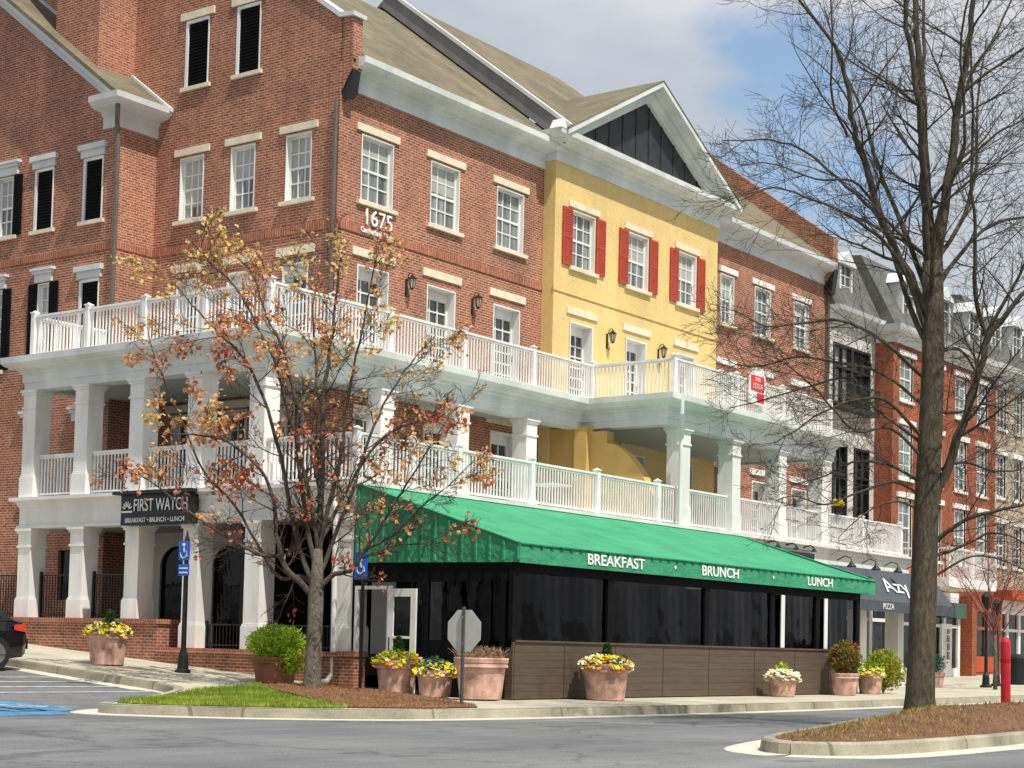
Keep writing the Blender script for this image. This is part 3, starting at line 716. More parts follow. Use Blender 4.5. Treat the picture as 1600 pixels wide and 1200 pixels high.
ld = MB(); ld.prism([(-.38, 14.9), (-.02, 14.9), (-.02, 14.38), (-.14, 14.25), (-.3, 14.4)], 'x', .05, .30); ld.tube([(.1, -.3, 15.2), (.12, -.24, 14.9)], .07, 8); ld.build('leader_head', M['iron'], B1)
n1_ = text_mesh('house_number', '1675', .56, M['number_white'], B1, (1.46, -.04, 11.57), ROT_Y, .02, sx=1.0)
text_mesh('house_lettering', 'Cumberland', .19, M['number_white'], B1, (1.22, -.045, 11.24), ROT_Y, .012, sx=.82, bold=.003); text_mesh('house_lettering', 'Pkwy', .19, M['number_white'], B1, (1.88, -.045, 11.24), ROT_Y, .012, sx=.9, bold=.003)
# ground floor arcade wall in cream with dark arched openings on the end side
g = MB()
for (a, b) in ((-3.9, -2.2), (-2.2, -.3), (-.3, 1.75), (1.75, 3.7), (3.7, 5.6), (5.6, 6.45)):
    w = b-a; x0, x1 = a+.35, b-.35
    if w < 1.2: g.box(-.46, -.40, a, b, 0.6, 3.84); continue
    g.box(-.46, -.40, a, x0, .6, 3.84); g.box(-.46, -.40, x1, b, .6, 3.84)
    arch = [(x1, 3.0)] + [((x0+x1)/2+(x1-x0)/2*math.cos(R(t_)), 3.0+.5*math.sin(R(t_))) for t_ in range(15, 166, 15)] + [(x0, 3.0)]
    g.prism(arch+[(x0, 3.84), (x1, 3.84)], 'x', -.46, -.40)
g.build('arcade_wall', M['fascia'], B1)
gd = MB(); gd.box(-.36, -.33, -4.0, 6.44, .6, 3.84); gd.build('shopfront_glass', M['store_glass'], B1)
fl = MB(); fl.box(-3.1, -.47, -4.05, 6.44, .5, .94); fl.build('porch_floor', M['floor_dark'], B1)

# wall lanterns
def lantern():
    t = thing('wall_lantern', '', 'lamp', (0, 0, 0))
    b = MB(); b.box(-.05, .05, -.03, 0, -.42, .12); b.tube([(0, -.02, .05), (0, -.12, .28), (0, -.24, .30), (0, -.26, .22)], .018, 6); b.tube([(0, -.02, -.4), (0, -.1, -.5), (0, -.13, -.42)], .015, 6)
    b.build('bracket', M['iron'], t)
    c = MB(); c.lathe([(.02, .24), (.06, .2), (.15, .12), (.15, .10)], (0, -.26, 0), 6); c.lathe([(.07, -.22), (.075, -.2), (.02, -.26)][::-1], (0, -.26, 0), 6)
    for k in range(6): a = R(60*k); c.bar((.13*math.cos(a), -.26+.13*math.sin(a), .1), (.07*math.cos(a), -.26+.07*math.sin(a), -.2), .018, .018)
    c.build('cage', M['iron'], t)
    g_ = MB(); g_.lathe([(.06, -.19), (.115, .09)], (0, -.26, 0), 6); g_.build('glass', M['lamp_glass'], t)
    return t
L0 = lantern(); spots = [((2.64, 0, 10.25), 'black wall lantern on red brick nearest the corner, left of the middle upper door'), ((5.36, 0, 10.25), 'black wall lantern on red brick between the second and third upper doors'),
    ((11.24, -.4, 10.22), 'black wall lantern on yellow brick between the first and second upper doors'), ((14.08, -.4, 10.22), 'black wall lantern on yellow brick between the second and third upper doors')]
for i, (p, lab) in enumerate(spots):
    o = L0 if i == 0 else inst(L0); o.location = p; o.scale = (.78, .78, .78); o['label'] = lab; o['category'] = 'lamp'; o['group'] = 'black lanterns on the upper terrace wall'

# ================================================================== YELLOW BUILDING
B2 = thing('yellow_building', 'yellow painted brick building with red shutters and a black gabled pediment', 'building', (0, 0, 0))
yw = [(9.34, 10.5), (12.26, 13.4), (15.14, 16.25)]
yh = [(a, b, 11.93, 13.56) for a, b in yw] + [(a-.03, b, 7.98, 10.38, .36) for a, b in yw] + [(a-.03, b, 4.5, 6.95, .36) for a, b in yw]
y2 = wall('y', -.4, 8.5, 17.6, 0, 15.2, yh, depth=.5)
wall('x', 8.5, -.4, 0, 0, 15.2, mb=y2, depth=.1); y2.box(17.5, 17.6, -.4+.02, 0, 0, 15.2)
y2.build('wall', M['brick_yellow'], B2)
bt = MB(); bt.box(8.47, 17.62, -.43, -.401, 11.12, 11.3); bt.build('belt_course', M['brick_yellow'], B2)
for a, b in yw:
    window_parts(b-a, 1.63, M['pane'], B2, ((a+b)/2, -.4, 11.93), 0)
    french_door(b-a, 2.40, B2, ((a+b)/2, -.4, 7.98), 0)
    french_door(b-a, 2.45, B2, ((a+b)/2, -.4, 4.5), 0)
def shutter(parent, xc, y, z, w, h, mat):
    s = MB(); s.box(xc-w/2, xc+w/2, y-.05, y-.012, z, z+h)
    for q in (-w/2, w/2-.05): s.box(xc+q, xc+q+.05, y-.062, y-.05, z, z+h)
    for q in (0, h/2-.04, h-.08): s.box(xc-w/2+.05, xc+w/2-.05, y-.062, y-.05, z+q, z+q+.08)
    n = int(h/.07)
    for i in range(n): s.box(xc-w/2+.05, xc+w/2-.05, y-.058, y-.05, z+.02+i*h/n, z+.05+i*h/n)
    return s.build('shutter', mat, parent)
for a, b in yw:
    shutter(B2, a-.26, -.4, 11.93, .46, 1.63, M['red_shutter']); shutter(B2, b+.27, -.4, 11.93, .46, 1.63, M['red_shutter'])
cn = MB(); sweep(cn, [(o, z+.22) for o, z in CORN], [(8.5, .0), (8.5, -.4), (17.6, -.4), (17.6, .0)])
cn.build('cornice', M['trim'], B2)
roof_pair('roof', B2, 8.5, 17.7, -.28, 16.0)
tr = MB(); tr.bar((8.44, -.85, 15.38), (8.44, 6.0, 20.66), .14, .5); tr.build('verge_board', plain('dark_verge', (.20, .20, .20), .7, .15, 2), B2)
tr = MB(); tr.bar((8.44, -.95, 15.62), (8.44, 6.0, 20.97), .22, .1); tr.build('verge_cap', M['trim_grey'], B2)
# pediment
px0, px1, pc, pz, pa = 8.2, 18.0, 13.1, 15.50, 18.2
sl = (pa-pz)/(pc-px0)
tm = MB(); tm.prism([(px0+.8, pz+.0), (px1-.8, pz), (pc, pa-.52)], 'y', -.40, -.30)
for k in range(1, 12):
    x = px0+.8+k*.72
    if x < px1-.8: tm.box(x-.03, x+.03, -.425, -.40, pz, pz+sl*(min(x-px0, px1-x))-.45)
tm.build('tympanum', M['black_siding'], B2)
rk = MB()
for s_ in (-1, 1):
    e = px0 if s_ < 0 else px1
    def L(x, off): return (x, pz+sl*(x-px0)-off) if s_ < 0 else (x, pz+sl*(px1-x)-off)
    a = e; rk.prism([L(a, 0), (pc, pa), (pc, pa-.16), L(a, .16)], 'y', -1.02, -.94)
    rk.prism([L(a, .07), (pc, pa-.07), (pc, pa-.17), L(a, .17)], 'y', -.94, -.40)
    i_ = e+(-s_)*.5; rk.prism([L(i_, .17), (pc, pa-.17), (pc, pa-.55), L(i_, .5)], 'y', -.52, -.40)
    rk.prism([L(i_, .17), (pc, pa-.17), (pc, pa-.33), L(i_, .33)], 'y', -.64, -.52)
rk.build('raking_cornice', M['trim'], B2)
pr = MB()
for s_ in (-1, 1):
    e = px0-.05 if s_ < 0 else px1+.05; ez = pz-.02
    pr.add([(e, -1.04, ez+.03), (pc, -1.04, pa+.03), (pc, 3.0, pa+.03), (e, -.75, ez+.03), (e, -1.04, ez), (pc, -1.04, pa), (pc, 3.0, pa), (e, -.75, ez)], [(0,1,2,3), (7,6,5,4), (0,4,5,1), (2,6,7,3)] if s_ < 0 else [(3,2,1,0), (4,5,6,7), (1,5,4,0), (3,7,6,2)])
pr.build('pediment_roof', M['shingle'], B2)
cb = MB()
for x in (8.02, 17.95): cb.prism([(x-.16, 15.47), (x+.22, 15.47), (x+.12, 15.56), (x, 15.74)], 'y', -.98, -.6)
cb.build('gutter_corner', M['white'], B2)

# ================================================================== SECOND BRICK BUILDING (right of the yellow one)
B3 = thing('brick_building', 'narrow red brick building between the yellow front and the white one', 'building')
rw = [(18.5, 19.42), (20.85, 22.0), (23.72, 24.85)]
rh = [(a, b, 11.93, 13.56) for a, b in rw] + [(a, b, 7.98, 10.38, .36) for a, b in rw] + [(a, b, 4.5, 6.95, .36) for a, b in rw]
w3 = wall('y', 0, 17.6, 26.2, 0, 15.2, rh, depth=.5); 
w3.prism([(-.36, 15.0), (-.36, 16.25), (-.1, 16.42), (6.0, 20.95), (12, 16.4), (12, 0), (.02, 0), (.02, 14.5)], 'x', 26.0, 26.4)
w3.build('wall', M['brick'], B3)
for a, b in rw:
    window_parts(b-a, 1.63, M['pane'], B3, ((a+b)/2, 0, 11.93), 0, lintel='white'); french_door(b-a, 2.40, B3, ((a+b)/2, 0, 7.98), 0, pane='pane', lintel='white'); french_door(b-a, 2.45, B3, ((a+b)/2, 0, 4.5), 0, lintel='white')
cn = MB(); sweep(cn, CORN, [(17.6, 0), (26.0, 0)]); cn.build('cornice', M['trim_grey'], B3)
roof_pair('roof', B3, 17.7, 26.0, -.50, 15.27)
ld = MB(); ld.prism([(-.42, 15.1), (-.02, 15.1), (-.02, 14.2), (-.3, 14.2)], 'x', 26.05, 26.35); ld.build('leader_head', M['iron'], B3)
dn = MB(); dn.tube([(26.25, -.1, 14.3), (26.25, -.1, 8.1)], .06, 8); dn.build('downpipe', M['dark_pipe'], B3)

# ================================================================== BRICK GABLE WING ON THE LEFT
B0 = thing('brick_wing_building', 'red brick gabled wing at the far left with black shutters and a raking white cornice', 'building')
wx = -1.3
wh = [(8.98, 9.72, 11.95, 13.6), (7.0, 7.74, 11.95, 13.6), (10.55, 11.35, 11.95, 13.6), (8.95, 9.45, 8.3, 10.5), (7.0, 7.74, 8.3, 10.4), (10.9, 11.6, 8.3, 10.5), (7.0, 7.74, 4.8, 6.7), (9.0, 9.7, 4.8, 6.7), (7.2, 8.2, 2.1, 3.4)]
w0 = wall('x', wx, 6.45, 20, 0, 21, wh, clips=[(-.734, 1, 10.45), (.734, 1, 30.0)], depth=.3)
wall('y', 6.45, wx, 0.0, 0, 15.0, mb=w0, depth=.1)
w0.build('wall', M['brick'], B0)
bt = MB(); bt.box(wx-.025, wx-.001, 6.43, 20, 11.12, 11.3); bt.box(wx-.02, -.001, 6.425, 6.449, 11.12, 11.3); bt.build('belt_course', M['brick_cap'], B0)
blind_window(.74, 1.65, B0, (wx, 9.35, 11.95), XR, 'm'); blind_window(.74, 1.65, B0, (wx, 7.37, 11.95), XR, 'm')
window_parts(.8, 1.65, M['pane'], B0, (wx, 10.95, 11.95), XR, lintel='moulded')
window_parts(.5, 2.2, M['pane'], B0, (wx, 9.2, 8.3), XR, cols=2, rows=6, lintel='moulded'); blind_window(.74, 2.1, B0, (wx, 7.37, 8.3), XR, 'm')
window_parts(.7, 2.2, M['pane'], B0, (wx, 11.25, 8.3), XR, cols=2, rows=6, lintel='moulded')
for yy in (7.37, 9.35): window_parts(.7, 1.9, M['pane_dark'], B0, (wx, yy, 4.8), XR, cols=2, rows=4, lintel='moulded')
gl = MB(); gl.box(wx+.1, wx+.14, 7.18, 8.22, 2.08, 3.42); gl.build('dark_opening', M['store_glass'], B0)
def xshutter(parent, yc, z, w, h):
    s = MB(); s.box(wx-.05, wx-.012, yc-w/2, yc+w/2, z, z+h); n = int(h/.08)
    for i in range(n): s.box(wx-.06, wx-.05, yc-w/2+.05, yc+w/2-.05, z+.03+i*h/n, z+.06+i*h/n)
    return s.build('shutter', M['black'], parent)
for yc, z, h in ((10.42, 11.95, 1.65), (9.62, 8.3, 2.2), (8.76, 8.3, 2.2), (10.72, 8.3, 2.2), (11.8, 8.3, 2.2)): xshutter(B0, yc, z, .34, h)
rt = MB()
def RK(y, off): return (y, 15.23+.734*(y-6.41)-off)
rt.prism([RK(6.02, 0), RK(13.3, 0), RK(13.3, .18), RK(6.02, .18)], 'x', -1.72, -1.60)
rt.prism([RK(6.2, .10), RK(13.3, .10), RK(13.3, .2), RK(6.2, .2)], 'x', -1.60, -1.302)
rt.prism([RK(6.45, .2), RK(13.3, .2), RK(13.3, .48), RK(6.45, .48)], 'x', -1.40, -1.302)
rt.prism([RK(6.45, .2), RK(13.3, .2), RK(13.3, .32), RK(6.45, .32)], 'x', -1.50, -1.40)
rt.build('raking_cornice', M['trim_grey'], B0)
rs = MB(); rs.prism([RK(6.12, -.06), RK(13.3, -.06), RK(13.3, .06), RK(6.12, .06)], 'x', -1.76, -.01); rs.build('roof', M['shingle'], B0)
fl_ = MB(); fl_.prism([RK(5.85, -.16), RK(12.0, -.16), RK(12.0, -.07), RK(5.85, -.07)], 'x', -.12, -.012); fl_.build('step_flashing', M['trim_grey'], B0)
cn = MB(); sweep(cn, [(o, z-.28) for o, z in CORN], [(wx, 7.0), (wx, 6.45), (-.001, 6.45)]); cn.build('cornice', M['trim_grey'], B0)
ch = MB(); ch.box(-1.24, -.003, 7.43, 9.2, 15.6, 24); ch.build('chimney', M['brick'], B0)
dn = MB(); dn.tube([(-1.65, 6.1, 14.75), (-1.42, 6.38, 14.35), (-1.38, 6.36, 13.9), (-1.38, 6.36, 8.0)], .06, 8); dn.build('downpipe', M['dark_pipe'], B0)

# ================================================================== VERANDA (two decks on square columns)
V = thing('veranda', 'white two-level veranda with square columns wrapping the brick corner', 'veranda')
def column(mbname, cx_, cy_, z0, z1, w=.46, parent=None):
    mb = MB(); c = (0, 0); H = z1-z0
    pb = min(.50, H*.2)
    mb.cbox(c, w+.07, w+.07, 0, pb); mb.cbox(c, w+.035, w+.035, pb, pb+.05); mb.cbox(c, w, w, pb+.05, H-.42); mb.cbox(c, w+.06, w+.06, H-.46, H-.41); mb.cbox(c, w+.01, w+.01, H-.41, H-.12)
    mb.cbox(c, w+.08, w+.08, H-.12, H-.06); mb.cbox(c, w+.14, w+.14, H-.06, H-.001)
    return mb.build('column', M['column'], parent or V, loc=(cx_, cy_, z0))
CY = [6.60, 4.66, 2.72, .78, -1.16]
for y in CY: column('c', -3.38, y, 4.52, 7.15)
for x in (.38, 3.28, 6.18): column('c', x, -1.22, 4.52, 7.15)
for x in (9.6, 12.4, 15.2, 18.0): column('c', x, -3.87, 4.52, 7.15)
for y in CY[:3]: column('c', -3.38, y, 1.61, 3.76)
for y in CY[3:]+[-3.84]: column('c', -3.38, y, .98, 3.76)
for x in (12.4, 15.2, 18.0, 20.9, 23.8): column('c', x, -3.87, zs(x, -3.9), 3.76)
UP = [(-1.32, 6.85), (-3.6, 6.85), (-3.6, -1.45), (8.6, -1.45), (8.6, -4.1), (18.6, -4.1), (18.6, -.02)]
UPROF = [(-.45, 7.15), (0, 7.15), (0, 7.32), (.035, 7.34), (.035, 7.54), (.08, 7.56), (.10, 7.63), (.28, 7.66), (.30, 7.70), (.34, 7.71), (.42, 7.78), (.43, 7.93), (-.45, 7.93)]
e_ = MB(); sweep(e_, UPROF, UP); e_.build('upper_entablature', M['trim'], V)
dk = MB(); dk.prism([(-3.2, 6.6), (-3.2, -1.1), (9.0, -1.1), (9.0, -3.8), (18.3, -3.8), (18.3, -.52), (-.01, -.002), (-.01, 6.4), (-1.31, 6.4), (-1.31, 6.6)], 'z', 7.84, 7.92); dk.build('upper_deck', M['trim_grey'], V)
so = MB(); so.prism([(-3.16, 6.55), (-3.16, -1.06), (9.04, -1.06), (9.04, -3.7), (18.2, -3.7), (18.2, -.52), (-.02, -.003), (-.02, 6.4), (-1.32, 6.4), (-1.32, 6.55)], 'z', 7.22, 7.26); so.build('upper_ceiling', M['soffit'], V)
LP = [(-1.32, 6.85), (-3.6, 6.85), (-3.6, -4.1), (24.4, -4.1), (24.4, -1)]
LPROF = [(-.45, 3.76), (.05, 3.76), (.05, 3.82), (0, 3.84), (0, 4.26), (.04, 4.30), (.06, 4.38), (.19, 4.43), (.19, 4.51), (-.45, 4.51)]
e_ = MB(); sweep(e_, LPROF, LP); e_.build('lower_entablature', M['fascia'], V)
dk = MB(); dk.box(-3.2, -.02, -3.8, 6.4, 4.41, 4.50); dk.box(-.02, 24.0, -3.8, -.42, 4.41, 4.50); dk.build('lower_deck', M['trim_grey'], V)
so = MB(); so.box(-3.2, -.02, -3.8, 6.4, 3.84, 3.88); so.box(-.02, 24.0, -3.8, -.42, 3.84, 3.88); so.build('lower_ceiling', M['soffit'], V)
def rail_run(a, b, z, h=1.02, sub=None, name='railing'):
    a = Vector((*a, z)); b = Vector((*b, z)); d = b-a; Ln = d.length; d.normalize(); mb = MB(); up = Vector((0, 0, 1))
    mb.bar(a+up*h, b+up*h, .09, .05); mb.bar(a+up*(h-.05), b+up*(h-.05), .045, .05); mb.bar(a+up*.09, b+up*.09, .05, .05)
    n = max(1, int(Ln/.115))
    for i in range(n):
        p = a+d*((i+.5)*Ln/n); mb.box(p.x-.015, p.x+.015, p.y-.015, p.y+.015, z+.11, z+h-.07)
    return mb.build(name, M['white_rail'], V)
def post(x, y, z, h=1.10, w=.13):
    mb = MB(); mb.cbox((0, 0), w, w, 0, h); mb.cbox((0, 0), w+.04, w+.04, h, h+.03); mb.add([(-w/2, -w/2, h+.03), (w/2, -w/2, h+.03), (w/2, w/2, h+.03), (-w/2, w/2, h+.03), (0, 0, h+.08)], [(0,1,4), (1,2,4), (2,3,4), (3,0,4)])
    mb.cbox((0, 0), w+.05, w+.05, 0, .08)
    return mb.build('rail_post', M['white_rail'], V, loc=(x, y, z))
def rail_path(pts, z, endpost=True, h=1.02):
    for i in range(len(pts)-1):
        rail_run(pts[i], pts[i+1], z, h); post(pts[i][0], pts[i][1], z)
    if endpost: post(pts[-1][0], pts[-1][1], z)
zu = 7.93
rail_path([(-3.6, 6.55), (-3.6, 4.55), (-3.6, 2.55), (-3.6, .55), (-3.6, -1.46)], zu, False)
rail_path([(-3.6, -1.46), (-1.6, -1.46), (.38, -1.46), (3.2, -1.46), (6.15, -1.46), (8.95, -1.46), (8.95, -4.08)], zu, False)
rail_path([(8.95, -4.08), (12.35, -4.08), (15.15, -4.08), (18.3, -4.08), (18.3, -1.9), (18.3, -.2)], zu)
rail_run((-3.6, 6.55), (-1.4, 6.52), zu)
zl = 4.51
for i in range(4): rail_run((-3.42, CY[i]-.26), (-3.42, CY[i+1]+.26), zl)
rail_run((-3.15, 6.62), (-1.4, 6.62), zl)
rail_run((-3.5, -1.42), (-3.5, -3.98), zl)
rail_path([(-3.5, -3.98), (-1.7, -3.98), (-.1, -3.98), (2.7, -3.98), (5.5, -3.98), (8.38, -3.98)], zl)
rail_run((8.38, -3.98), (9.35, -3.98), zl)
for a, b in ((9.85, 12.15), (12.65, 14.95), (15.45, 17.75), ): rail_run((a, -3.93), (b, -3.93), zl)
rail_path([(18.25, -3.98), (20.9, -3.98), (23.9, -3.98), (23.9, -1.2)], zl)
dp = MB(); dp.tube([(-3.76, -3.62, 4.2), (-3.78, -3.7, 3.9), (-3.78, -3.75, .55), (-3.9, -3.7, .38), (-4.1, -3.6, .34)], .055, 8); dp.build('downpipe', M['white'], V)
dp = MB(); dp.tube([(8.5, -4.62, 7.75), (8.5, -4.62, 7.4), (9.1, -4.3, 7.0), (9.18, -4.2, 6.8), (9.18, -4.2, 4.5)], .055, 8); dp.build('downpipe', M['trim'], V)
# ochre scroll-topped partition between the two fronts on the lower deck
pw = MB(); cur = [(-2.28+(-1.5)*t, 6.72-(t**1.7)*1.5+.05*math.sin(t*3.1)) for t in [i/10 for i in range(11)]]
pw.prism([(-.42, 4.51), (-.42, 7.2), (-1.79, 7.2), (-1.79, 7.06), (-2.27, 7.06), (-2.27, 6.72)] + cur[1:] + [(-3.78, 4.51)], 'x', 8.5, 8.85)
pw.box(8.3, 9.05, -1.75, -1.35, 4.51, 7.2)
tag(pw.build('partition_wall', M['yellow_plaster']), 'ochre partition wall with a curved sloping top on the lower terrace', 'wall')

# low brick wall, fence
LW = MB(); LW.box(-3.82, -3.12, 1.55, 22, 0.2, 1.5); LW.box(-3.82, -3.12, -4.0, 1.545, -.1, .87); LW.box(-3.86, -3.5, -4.38, -3.99, -.1, .90)
lw = LW.build('low_brick_wall', M['brick_dark']); tag(lw, 'low red brick wall with stepped top below the white columns', 'wall')
cpb = MB(); cpb.box(-3.87, -3.08, 1.5, 22, 1.5, 1.605); cpb.box(-3.87, -3.08, -3.985, 1.495, .87, .975); cpb.box(-3.9, -3.46, -4.42, -3.95, .90, 1.0); cpb.build('capping', M['brick_cap'], lw)
IF = thing('iron_fence', 'black iron fence panels on the low brick wall behind the left columns', 'fence')
def iron(a, b, z, h):
    mb = MB(); a = Vector((*a, z)); b = Vector((*b, z)); d = (b-a); Ln = d.length; d.normalize()
    for q in (.08, h-.02): mb.bar(a+Vector((0,0,q)), b+Vector((0,0,q)), .035, .035)
    n = int(Ln/.10)
    for i in range(n+1): p = a+d*(i*Ln/n); mb.box(p.x-.009, p.x+.009, p.y-.009, p.y+.009, z, z+h)
    for p in (a, b): mb.box(p.x-.03, p.x+.03, p.y-.03, p.y+.03, z, z+h+.06)
    return mb.build('fence_panel', M['iron'], IF)
for a, b in ((21, 13.1), (13.0, 6.95), (6.3, 4.95), (4.36, 3.0), ): iron((-3.3, a), (-3.3, b), 1.61, 1.05)
for a, b in ((.5, -.88), (-1.45, -3.55)): iron((-3.3, a), (-3.3, b), .98, .55)

# ================================================================== PATIO UNDER THE GREEN AWNING
AW = thing('awning', 'long green canvas awning with white lettering over the patio', 'awning')
ax0, ax1, ayw, ayf = -3.62, 12.42, -4.12, -8.32
cv = MB(); nX, nY = 60, 10
def az(x, t):
    sag = .035*math.sin(math.pi*t)*(1-abs(math.cos((x-ax0)/1.1*math.pi))*.7)
    return 4.46+(3.14-4.46)*t - sag
cv.add([(ax0+(ax1-ax0)*i/nX, ayw+(ayf-ayw)*j/nY, az(ax0+(ax1-ax0)*i/nX, j/nY)) for i in range(nX+1) for j in range(nY+1)],
       [(i*(nY+1)+j, i*(nY+1)+j+1, (i+1)*(nY+1)+j+1, (i+1)*(nY+1)+j) for i in range(nX) for j in range(nY)])
cvo = cv.build('canopy', M['canvas'], AW, smooth=True)
for xx in (ax0-.004, ax1+.004):
    en = MB(); en.prism([(ayw, 4.46), (ayf, 3.14), (ayf, 2.79), (ayw, 2.82)], 'x', xx-.006, xx+.006); en.build('end_panel', M['canvas'], AW)
k = 12
for i in range(k+1):
    y = ayw-.08+(ayf-ayw+.1)*i/k; t = (y-ayw)/(ayf-ayw); zt = 4.46+(3.14-4.46)*t
    rb = MB(); rb.box(ax0-.045, ax0-.012, y-.02, y+.02, 2.83, zt-.06); rb.build('frame_rib', M['canvas'], AW)
vl = MB(); vl.mi = []; vl.box(ax0-.01, ax1+.01, ayf-.012, ayf+.004, 2.78, 3.15);
hm = MB(); hm.tube([(ax0, ayf-.02, 3.15), (ax1, ayf-.02, 3.15)], .022, 6); hm.tube([(ax0-.02, ayw, 4.47), (ax0-.02, ayf, 3.16)], .022, 6); hm.tube([(ax1, ayw, 4.47), (ax1, ayf, 3.16)], .022, 6); hm.build('piping', M['canvas'], AW)
x = ax0+.3
while x < ax1-.2: vl.box(x, x+.10, ayf-.045, ayf-.008, 3.11, 3.125, 1); x += .34
vl.build('valance', [M['canvas'], plain('dark_green_lace', (.015, .10, .06), .8, .1, 4)], AW)
yv = ayf-.025
text_mesh('lettering', 'BREAKFAST', .31, M['sign_white'], AW, (-.25, yv, 2.965), ROT_Y, .004, sx=1.36, bold=.005)
text_mesh('lettering', '\u2022', .3, M['sign_white'], AW, (2.1, yv, 2.965), ROT_Y, .004)
text_mesh('lettering', 'BRUNCH', .31, M['sign_white'], AW, (4.1, yv, 2.965), ROT_Y, .004, sx=1.36, bold=.005)
text_mesh('lettering', '\u2022', .3, M['sign_white'], AW, (6.65, yv, 2.965), ROT_Y, .004)
text_mesh('lettering', 'LUNCH', .30, M['sign_white'], AW, (9.15, yv, 2.965), ROT_Y, .004, sx=1.4, bold=.005)
PT = thing('patio_enclosure', 'dark patio enclosure of brown boards and clear curtains under the green awning', 'enclosure')
pf = -8.2; zb = .16
seams = [-3.56, -1.87, .0, 1.9, 3.88, 6.02, 8.1, 9.96, 11.7]
for i in range(len(seams)-1):
    p = MB(); p.box(seams[i]+.012, seams[i+1]-.012, pf, pf+.05, zb+.01, 1.26); p.box(seams[i]+.012, seams[i+1]-.012, pf-.03, pf+.08, 1.262, 1.30); p.build('board_panel', M['brown_panel'], PT)
p = MB(); p.box(-3.60, -3.55, -8.19, -7.35, zb, 1.26); p.build('board_panel', M['brown_panel'], PT)
p = MB(); p.box(-3.60, -3.56, -7.34, -5.92, zb, 1.16); p.build('end_panel', M['black'], PT)
fr = MB()
for x in [-3.56, -.25, 3.75, 6.9, 9.3, 11.66]: fr.box(x-.1, x+.1, pf-.01, pf+.09, 1.30, 2.62)
fr.box(-3.62, 11.76, pf-.02, pf+.10, 2.60, 2.98)
for y in (-4.16, -6.0, -7.55, -7.95): fr.box(-3.63, -3.52, y-.07, y+.07, zb, 2.6)
fr.box(-3.60, -3.53, -8.2, -4.1, 2.42, 2.98); fr.box(-3.60, -3.53, -8.15, -5.92, 1.16, 1.27)
fr.box(11.66, 11.74, -8.15, -4.1, 2.6, 2.98); fr.box(11.66, 11.74, -8.15, -4.1, zb, 1.28)
fr.box(-3.56, -3.5, -7.45, -6.9, 1.2, 2.45)
fr.build('frame', M['black'], PT)
for a, b in ((-3.46, -.35), (-.15, 3.65), (3.85, 6.8), (7.0, 9.2), (9.4, 11.56)):
    c = MB(); n = 40
    vs = []
    for i in range(n+1):
        x = a+(b-a)*i/n
        for z in (1.30, 1.95, 2.62): vs.append((x, pf+.045+.010*math.sin(x*4.1+z*1.5)+.003*math.sin(x*19+z), z))
    c.add(vs, [(3*i+j, 3*(i+1)+j, 3*(i+1)+j+1, 3*i+j+1) for i in range(n) for j in range(2)]); c.build('vinyl_curtain', M['vinyl'], PT, smooth=True)
for a, b in ((-7.88, -7.62), (-7.48, -6.07)):
    c = MB(); n = 20; vs = []
    for i in range(n+1):
        y = a+(b-a)*i/n
        for z in (1.27, 2.42): vs.append((-3.57+.01*math.sin(y*14), y, z))
    c.add(vs, [(2*i, 2*i+1, 2*i+3, 2*i+2) for i in range(n)]); c.build('vinyl_curtain', M['vinyl'], PT, smooth=True)
# white aluminium door pair at the end of the patio
D = MB(); xx = -3.66
D.box(xx-.03, xx+.05, -4.29, -4.21, .2, 2.34); D.box(xx-.03, xx+.05, -5.10, -4.29, 2.27, 2.34); D.box(xx-.03, xx+.05, -5.16, -5.08, .2, 2.34)
df = D.build('door_frame', M['white_rail'], PT)
D = MB(); x2 = -3.72
D.box(x2-.03, x2+.02, -5.30, -5.17, .2, 2.28); D.box(x2-.03, x2+.02, -5.88, -5.75, .2, 2.28); D.box(x2-.03, x2+.02, -5.75, -5.30, 2.12, 2.28); D.box(x2-.03, x2+.02, -5.75, -5.30, 1.28, 1.33); D.box(x2-.03, x2+.02, -5.75, -5.30, .2, .42)
dl = D.build('door', M['white_rail'], PT)
q = MB(); q.quad((x2, -5.31, .4), (x2, -5.74, .4), (x2, -5.74, 2.13), (x2, -5.31, 2.13)); q.build('pane', M['store_glass'], dl)
q = MB(); q.tube([(x2-.07, -5.24, 1.0), (x2-.07, -5.24, 1.3)], .015, 6); q.build('handle', M['iron'], dl)
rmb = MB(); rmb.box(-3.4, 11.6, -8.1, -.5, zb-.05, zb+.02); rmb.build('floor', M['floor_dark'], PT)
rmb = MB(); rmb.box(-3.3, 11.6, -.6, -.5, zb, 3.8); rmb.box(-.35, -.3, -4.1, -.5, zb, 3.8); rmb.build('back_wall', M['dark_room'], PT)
rmb = MB(); rmb.box(11.5, 11.6, -7.9, -.65, zb, 2.9); rmb.box(-3.3, 11.5, -4.0, -3.95, 2.9, 3.6); rmb.build('added_dark_wall', M['dark_room'], PT)  # near-black end wall and header, added to keep the patio interior dark
for x in (7.38, 9.72):
    c = MB(); c.box(x-.09, x+.09, -8.235, -8.215, 1.31, 2.58); c.build('white_strip', M['white'], PT)  # white strips before the curtain, standing in for bright poles seen through it
